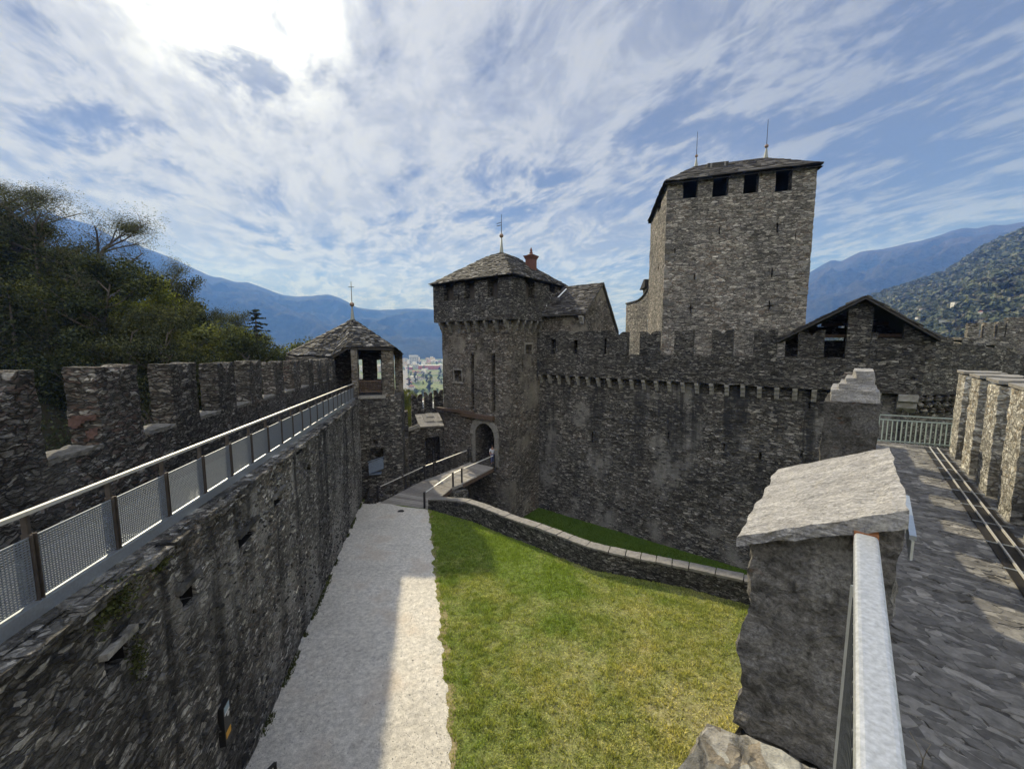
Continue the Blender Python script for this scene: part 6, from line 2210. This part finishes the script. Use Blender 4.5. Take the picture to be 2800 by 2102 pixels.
def broad_tree(name, label, H, spread, seed, leafmat, per=60, size=.2, first=.25, nb=9, dens=1.0, up=.5, twig=False):
    rd_ = random.Random(seed)
    root = thing(name, label, 'tree')
    t = MB()
    cent, rad = [], []
    def limb(p, d, L, r, lev):
        n = 4
        pts, rs = [p], [r]
        for k in range(n):
            d = (d + Vector((rd_.uniform(-.25, .25), rd_.uniform(-.25, .25), rd_.uniform(-.05, .2)))).normalized()
            p = p + d * L / n
            pts.append(p); rs.append(max(.012, r * (1 - (k + 1) / n * (.9 if lev == 0 else .68))))
        t.tube(pts, rs, 6 if lev == 0 else 4, False)
        if lev >= 2:
            cent.append(pts[-1]); rad.append(L * .42 + .25)
            cent.append(pts[2]); rad.append(L * .34 + .2)
            return
        k_ = nb if lev == 0 else 5
        for i in range(k_):
            f = first + (1 - first) * (i + rd_.random() * .8) / k_ if lev == 0 else .3 + .7 * (i + rd_.random()) / k_
            seg = min(n - 1, int(f * n))
            q_ = pts[seg].lerp(pts[seg + 1], f * n - seg)
            an_ = rd_.uniform(0, 6.283)
            out = Vector((math.cos(an_), math.sin(an_), up + rd_.uniform(-.25, .35)))
            nd = (out + d * .35).normalized()
            Ln = (spread * (1.1 - .55 * f) if lev == 0 else L * .5) * rd_.uniform(.7, 1.15)
            limb(q_, nd, Ln, rs[seg] * .5, lev + 1)
        if lev == 1:
            cent.append(pts[-1]); rad.append(L * .3 + .3)
    limb(Vector((0, 0, 0)), Vector((0, 0, 1)), H * .86, H * .02 + .06, 0)
    t.build('trunk', M['bark'], root)
    np_mesh('crown', leaf_quads([tuple(c) for c in cent], [r * dens for r in rad], per, size, .7, seed), 4, leafmat, root)
    return root

def fir_tree(name, label, H, R_, seed, leafmat, size=.16, tiers=26, droop=.25, sparse=1.0):
    rd_ = random.Random(seed)
    root = thing(name, label, 'tree')
    t = MB()
    t.tube([(0, 0, 0), (0, 0, H * .5), (0, 0, H)], [H * .016 + .05, H * .01 + .03, .015], 6)
    cent, rad = [], []
    for k in range(tiers):
        f = (k + .5) / tiers
        z = H * (.10 + .9 * f)
        L = R_ * (1 - f) ** .8 + .12
        n = max(4, int(8 * (1 - f * .5)))
        for i in range(n):
            if rd_.random() > sparse:
                continue
            an_ = 6.283 * (i + rd_.random() * .8) / n
            l_ = L * rd_.uniform(.7, 1.15)
            tip = Vector((math.cos(an_) * l_, math.sin(an_) * l_, z - droop * l_ + rd_.uniform(-.2, .2)))
            st_ = Vector((0, 0, z))
            t.tube([st_, tip], [.03, .01], 3, False)
            m_ = max(2, int(l_ / .45))
            for q_ in range(m_):
                g2 = (q_ + .7) / m_
                cent.append(tuple(st_.lerp(tip, g2))); rad.append(.18 + .2 * l_ * (1 - g2 * .4) * .5)
    t.build('trunk', M['bark'], root)
    np_mesh('crown', leaf_quads(cent, rad, 22, size, .35, seed), 4, leafmat, root)
    return root

# prototypes are the first individuals; the others are copies with their own place, size and label
def top_at(px, py, dist_y):
    return at_y(px, py, dist_y)
FOREST = 'trees on the wooded slope behind the left rampart'
protos = {}
def plant(kind, px, py, Y, base_z, label, sc_xy=1.0, rz=None):
    """tree whose top is seen at px, py from distance Y"""
    top = at_y(px, py, Y)
    base_z = min(base_z, float(terrain_h(np.array([top.x]), np.array([top.y]))[0]) - .2)
    H = top.z - base_z
    rz = random.uniform(0, 6.28) if rz is None else rz
    if kind not in protos:
        Hn = {'bare': 15, 'beech': 17, 'russet': 15, 'yellow': 14, 'fir': 17, 'fir_loose': 17, 'young': 10}[kind]
        if kind == 'bare':
            o = broad_tree('bare_topped_tree', label, Hn, 5.2, 3, M['leaf_brown'], per=130, size=.05, first=.25, nb=14, dens=1.35, up=.65)
        elif kind == 'beech':
            o = broad_tree('broadleaf_tree', label, Hn, 5.6, 5, M['leaf_dark'], per=120, size=.115, first=.1, nb=14, dens=1.3, up=.35)
        elif kind == 'russet':
            o = broad_tree('broadleaf_tree', label, Hn, 4.8, 8, M['leaf_brown'], per=100, size=.095, first=.1, nb=14, dens=1.3, up=.5)
        elif kind == 'yellow':
            o = broad_tree('broadleaf_tree', label, Hn, 4.2, 12, M['leaf_yellow'], per=110, size=.10, first=.12, nb=13, dens=1.3, up=.5)
        elif kind == 'young':
            o = broad_tree('broadleaf_tree', label, Hn, 3.2, 15, M['leaf_mid'], per=90, size=.10, first=.12, nb=12, dens=1.35, up=.55)
        elif kind == 'fir':
            o = fir_tree('fir_tree', label, Hn, 3.9, 21, M['needle'], .11, 34, .22)
        else:
            o = fir_tree('conifer_tree', label, Hn, 4.6, 24, M['leaf_dark'], .12, 30, .3, .9)
        protos[kind] = (o, Hn)
        o.location, o.rotation_euler = (top.x, top.y, base_z), (0, 0, rz)
        o.scale = (H / Hn * sc_xy, H / Hn * sc_xy, H / Hn)
        o['group'] = FOREST
        return o
    o, Hn = protos[kind]
    return copy_thing(o, (top.x, top.y, base_z), rz, (H / Hn * sc_xy, H / Hn * sc_xy, H / Hn), label, FOREST)
plant('bare', 30, 440, 46, 15, 'thin crowned autumn tree standing topmost at the left picture edge', 1.5)
plant('bare', 118, 462, 46, 13, 'thin crowned autumn tree second from the left on the hilltop skyline', 1.5)
plant('bare', 205, 520, 45, 10, 'leaning thin crowned autumn tree at the right end of the hilltop row', 1.45)
plant('bare', 245, 640, 40, 4, 'sparse brown tree below the hilltop row in front of the blue mountain', 1.15)
plant('fir_loose', -20, 600, 36, -2, 'huge dark conifer cut by the left picture edge behind the first merlon', 1.1)
plant('fir_loose', 90, 640, 38, -4, 'huge dark conifer behind the gap of the first two merlons', 1.1)
plant('fir', 178, 725, 33, -8, 'dark spruce with bare pointed tip rising above the second merlon', .95)
plant('beech', 10, 560, 46, 0, 'broad green crown behind the left edge tree', 1.3)
plant('beech', 110, 590, 45, 0, 'broad green crown under the second hilltop tree', 1.2)
plant('beech', 60, 630, 44, 0, 'broad dark broadleaf tree under the hilltop row at far left', 1.3)
plant('beech', 190, 680, 40, -3, 'broad dark broadleaf tree in the middle of the left slope', 1.25)
plant('beech', 255, 700, 34, -8, 'dense dark broadleaf tree above the second and third merlons', 1.1)
plant('russet', 130, 770, 34, -9, 'grey brown tree low behind the second merlon, nearest of the left slope', 1.0)
plant('russet', 235, 860, 32, -10, 'russet brown low tree with pale twigs just behind the third merlon', .95)
plant('fir', 322, 735, 44, -8, 'slim dark fir between the broadleaf trees left of the yellow green tree', .8)
plant('yellow', 375, 742, 38, -9, 'bright yellow green tree in the middle of the left wood', .9)
plant('bare', 425, 690, 46, -8, 'thin branched tree towering just behind the yellow green tree', .8)
plant('bare', 470, 735, 48, -8, 'thin branched tree at the right shoulder of the yellow green tree', .8)
plant('russet', 330, 830, 30, -10, 'brown tree below the yellow green tree', 1.0)
plant('russet', 430, 830, 30, -10, 'olive brown tree with visible fork behind the fourth merlon', 1.0)
plant('yellow', 300, 790, 42, -8, 'dull green tree left below the yellow green tree', .9)
plant('beech', 325, 735, 46, -8, 'full dark broadleaf crown just left of the yellow green tree', .95)
plant('russet', 450, 752, 44, -8, 'full olive crown just right of the yellow green tree', .9)
plant('beech', 520, 838, 46, -9, 'rounded dark crown between the olive tree and the airy stems', .85)
plant('russet', 612, 852, 48, -9, 'olive crown low under the airy stems left of the small pointed fir', .9)
plant('young', 645, 895, 46, -10, 'light crown filling the gap directly left of the small pointed fir', .9)
plant('beech', 565, 850, 47, -9, 'dark full crown under the airy bare stems', .85)
plant('young', 500, 800, 44, -9, 'light green tree right of the forked brown tree', 1.0)
plant('bare', 560, 815, 52, -9, 'airy bare stemmed tree against the blue mountain', .85)
plant('bare', 620, 828, 52, -9, 'airy bare stemmed tree just left of the small pointed fir', .85)
plant('young', 540, 875, 38, -11, 'low green tree under the airy bare stemmed trees', 1.2)
plant('beech', 590, 900, 34, -12, 'dark low bushy tree left of the small pointed fir', 1.0)
plant('beech', 480, 900, 34, -12, 'dark low bushy tree behind the fourth and fifth merlons', 1.1)
plant('fir', 697, 843, 42, -12, 'small pointed fir standing alone against the blue mountain', 1.25)
plant('russet', 640, 930, 37, -12, 'brownish bush tree at the foot of the small pointed fir', .85)
plant('young', 742, 935, 40, -12, 'light green bush tree right of the small pointed fir', .9)
plant('young', 778, 915, 40, -12, 'rounded green tree nearest the lookout tower roof', .8)
plant('fir_loose', 300, 900, 31, -12, 'dark conifer low behind the third merlon', 1.1)
plant('fir_loose', 20, 780, 31, -9, 'dark conifer low behind the first merlon', 1.1)
plant('beech', 120, 880, 30, -12, 'black green bush filling the gap between the first two merlons', 1.2)
plant('beech', 390, 915, 32, -13, 'black green bush filling the gap after the third merlon', 1.1)
# understory that reads as one dark mass
g_ = np.random.default_rng(4)
cs = []
for _ in range(2600):
    x, y = g_.uniform(-80, -14), g_.uniform(-4, 62)
    if lw(0, 0).x is None:
        continue
    l_ = -(x * .968 + y * .2505)
    if l_ < 9.5:
        continue
    z = float(terrain_h(np.array([x]), np.array([y]))[0])
    cs.append((x, y, z + g_.uniform(0, 2.4)))
tag(np_mesh('undergrowth', leaf_quads(cs, [1.5] * len(cs), 60, .11, .8, 5), 4, M['leaf_dark']), kind='stuff')
# bushes below the castle between the two towers
for k, (px, py, Y, w_, lab) in enumerate(((1108, 1085, 60, 1.1, 'leafy bush beside the lookout tower above the buttress'), (1117, 1108, 56, 1.0, 'yellowish bush low between the lookout tower and the back wall'), (1098, 1120, 58, 1.2, 'green bush half hidden behind the lookout tower corner'), (1122, 1060, 80, 1.0, 'dark tree in the gap left of the back wall'))):
    copy_thing(protos['young' if k != 1 else 'yellow'][0], (at_y(px, py, Y).x, Y, at_y(px, py, Y).z - 6), k, .6 * w_, lab, 'bushes below the castle')

# ================================================================== TOWN IN THE VALLEY
TOWN = 'houses of the hazy valley town'
def house_proto(kind, wall, roofc):
    o = thing('town_house', '', 'house', group=TOWN)
    if kind == 'gable':
        b = MB(); b.box((-5, -4, -3), (10, 0, 0), (0, 8, 0), (0, 0, 8.5)); b.build('wall', wall, o)
        r_ = MB(); r_.hexa([(-5.5, -4.6, 5.5), (5.5, -4.6, 5.5), (5.5, 4.6, 5.5), (-5.5, 4.6, 5.5)], [(-5.5, -.05, 8.2), (5.5, -.05, 8.2), (5.5, .05, 8.2), (-5.5, .05, 8.2)]); r_.build('roof', roofc, o)
    elif kind == 'hip':
        b = MB(); b.box((-6, -5, -3), (12, 0, 0), (0, 10, 0), (0, 0, 9.5)); b.build('wall', wall, o)
        r_ = MB(); r_.hexa([(-6.6, -5.6, 6.5), (6.6, -5.6, 6.5), (6.6, 5.6, 6.5), (-6.6, 5.6, 6.5)], [(-1.5, -.2, 9.2), (1.5, -.2, 9.2), (1.5, .2, 9.2), (-1.5, .2, 9.2)]); r_.build('roof', roofc, o)
    elif kind == 'hall':
        b = MB(); b.box((-22, -9, -3), (44, 0, 0), (0, 18, 0), (0, 0, 11)); b.build('wall', wall, o)
        r_ = MB(); r_.box((-22.6, -9.6, 8.02), (45.2, 0, 0), (0, 19.2, 0), (0, 0, .8)); r_.build('roof', roofc, o)
    else:
        b = MB(); b.box((-8, -7, -3), (16, 0, 0), (0, 14, 0), (0, 0, 19)); b.build('wall', wall, o)
        r_ = MB(); r_.box((-8.4, -7.4, 16.02), (16.8, 0, 0), (0, 14.8, 0), (0, 0, .7)); r_.build('roof', roofc, o)
    w_ = MB()
    hx, hz = {'gable': (5, 5.5), 'hip': (6, 6.5), 'hall': (22, 8), 'block': (8, 16)}[kind]
    hy = {'gable': 4, 'hip': 5, 'hall': 9, 'block': 7}[kind]
    nx_ = int(hx / 1.4)
    nz_ = max(2, int(hz / 3))
    for i in range(nx_):
        for j in range(nz_):
            w_.box((-hx + (2 * hx) * (i + .3) / nx_, -hy - .03, .9 + j * 2.8), (2 * hx / nx_ * .42, 0, 0), (0, .02, 0), (0, 0, 1.3))
    w_.build('windows', M['void'], o)
    return o
cW, cY, cG, cR = plain('render_white', (.62, .6, .56), .9, nscale=.3), plain('render_cream', (.5, .42, .3), .9, nscale=.3), plain('render_grey', (.36, .36, .35), .9, nscale=.3), plain('render_red', (.35, .13, .08), .9, nscale=.3)
rR, rB, rP = plain('tile_red', (.28, .10, .06), .9, nscale=.5), plain('tile_brown', (.15, .10, .075), .9, nscale=.5), plain('roof_pale', (.5, .5, .49), .8, nscale=.5)
HP = [house_proto('gable', cW, rB), house_proto('gable', cY, rR), house_proto('hip', cW, rR), house_proto('hip', cG, rB), house_proto('block', cW, rP), house_proto('hall', cR, rP), house_proto('hall', cG, rP), house_proto('block', cY, rB), house_proto('block', cG, rP)]
LABS = ['small white house with brown gable roof in the valley town', 'small cream house with red gable roof in the valley town', 'white house with red hipped roof in the valley town', 'grey house with brown hipped roof in the valley town',
        'white flat roofed apartment block in the valley town', 'long low red hall with pale roof in the valley town', 'long grey hall with pale roof in the valley town', 'cream flat roofed apartment block in the valley town', '']
used = set()
def put_house(k, loc, rz, sc, label=None):
    lab = label or LABS[k]
    if k not in used:
        used.add(k)
        o = HP[k]
        o.location, o.rotation_euler, o.scale = loc, (0, 0, rz), (sc, sc, sc)
        o['label'] = lab
        return o
    return copy_thing(HP[k], loc, rz, sc, lab, TOWN)
rt = random.Random(5)
def th(x, y):
    return float(terrain_h(np.array([x]), np.array([y]))[0])
cnt = 0
for _ in range(900):
    if cnt >= 150:
        break
    Y = 420 * (2500 / 420) ** rt.random()
    px = rt.uniform(1098, 1214) if rt.random() < .78 else rt.uniform(975, 1045)
    if 1098 < px < 1112 and Y < 1600:
        continue
    x = (px - 1400) / 1052 * Y
    if fbm(np.array([x / 160]), np.array([Y / 160]), 2, 31)[0] < .42 and Y < 1500:
        continue
    kk = rt.choice([0, 0, 1, 2, 2, 3, 3, 4, 7]) if Y < 1300 else rt.choice([0, 2, 3, 4, 4, 5, 6, 7])
    put_house(kk, (x, Y, th(x, Y) + .5), rt.choice([.3, .3, 1.87, -.2]) + rt.uniform(-.15, .15), rt.uniform(.8, 1.15))
    cnt += 1
tb_ = at_y(1131, 980, 1900)
put_house(8, (tb_.x, 1900, VZ), .3, (2.6), 'tall grey tower block standing highest in the valley town')
hb_ = at_y(1175, 1006, 1500)
put_house(5, (hb_.x, 1500, VZ), .1, 1.9, 'longest red hall with pale roof in the middle of the valley town')
# houses on the forested hill at right
for k, (px, py) in enumerate(((2518, 851), (2560, 856), (2610, 842), (2508, 874), (2585, 887), (2680, 862), (2545, 853), (2640, 868))):
    r = ray(px, py)
    best, bt = None, None
    for t_ in np.linspace(250, 1400, 160):
        P = r * float(t_)
        jd = np.argmin((co[..., 0] - P.x) ** 2 + (co[..., 1] - P.y) ** 2)
        zz = co.reshape(-1, 3)[jd][2]
        if P.z < zz + 3:
            best = P
            break
    if best is None:
        continue
    copy_thing(HP[[0, 2, 4, 0, 6, 2, 0, 0][k]], (best.x, best.y, best.z + 1), -.7 + k * .3, .3, 'small pale house among the trees of the right hillside', 'houses on the right hillside')
# town trees as copies of the wood's trees
for _ in range(70):
    Y = 330 * (1900 / 330) ** rt.random()
    px = rt.uniform(1096, 1214)
    x = (px - 1400) / 1052 * Y
    kd = rt.choice(['young', 'beech', 'beech', 'yellow'])
    o, Hn = protos[kd]
    copy_thing(o, (x, Y, th(x, Y) - 1), rt.uniform(0, 6), rt.uniform(.6, 1.1) * (1 + Y / 2500), 'round tree among the houses of the valley town', 'trees among the town houses')
# main road running away down the valley
c = MB()
prev = None
ctl = [(1093, 1125, 330), (1100, 1075, 520), (1103, 1040, 760), (1106, 1012, 1150), (1110, 1000, 1600), (1120, 992, 2300)]
L_, R_ = [], []
for px, py, Y in ctl:
    x = (px - 1400) / 1052 * Y
    L_.append((x - 9, Y)); R_.append((x + 9, Y))
for i in range(len(ctl) - 1):
    for k in range(10):
        f0, f1 = k / 10, (k + 1) / 10
        ps = []
        for (S_, f) in ((L_, f0), (R_, f0), (R_, f1), (L_, f1)):
            xx = S_[i][0] + (S_[i + 1][0] - S_[i][0]) * f
            yy = S_[i][1] + (S_[i + 1][1] - S_[i][1]) * f
            ps.append(V(xx, yy, th(xx, yy) + 4.5))
        c.face(*ps)
tag(c.build('road', plain('asphalt', (.16, .16, .16), .9, nscale=.3)), kind='structure')

# ================================================================== AIR
hz = MB()
hz.box((-6500, -6500, VZ - 60), (13000, 0, 0), (0, 13000, 0), (0, 0, 1180 - VZ + 60))
m = bpy.data.materials.new('air')
m.use_nodes = True
m.node_tree.nodes.clear()
q = G(m.node_tree)
vol = q.n('ShaderNodeVolumePrincipled', {'Color': (.12, .30, 1.0, 1), 'Absorption Color': (1, 1, 1, 1), 'Density': 2.3e-4, 'Anisotropy': 0.1})
q.n('ShaderNodeOutputMaterial', {'Volume': vol.outputs[0]})
hobj = hz.build('haze', m)
tag(hobj, kind='stuff')
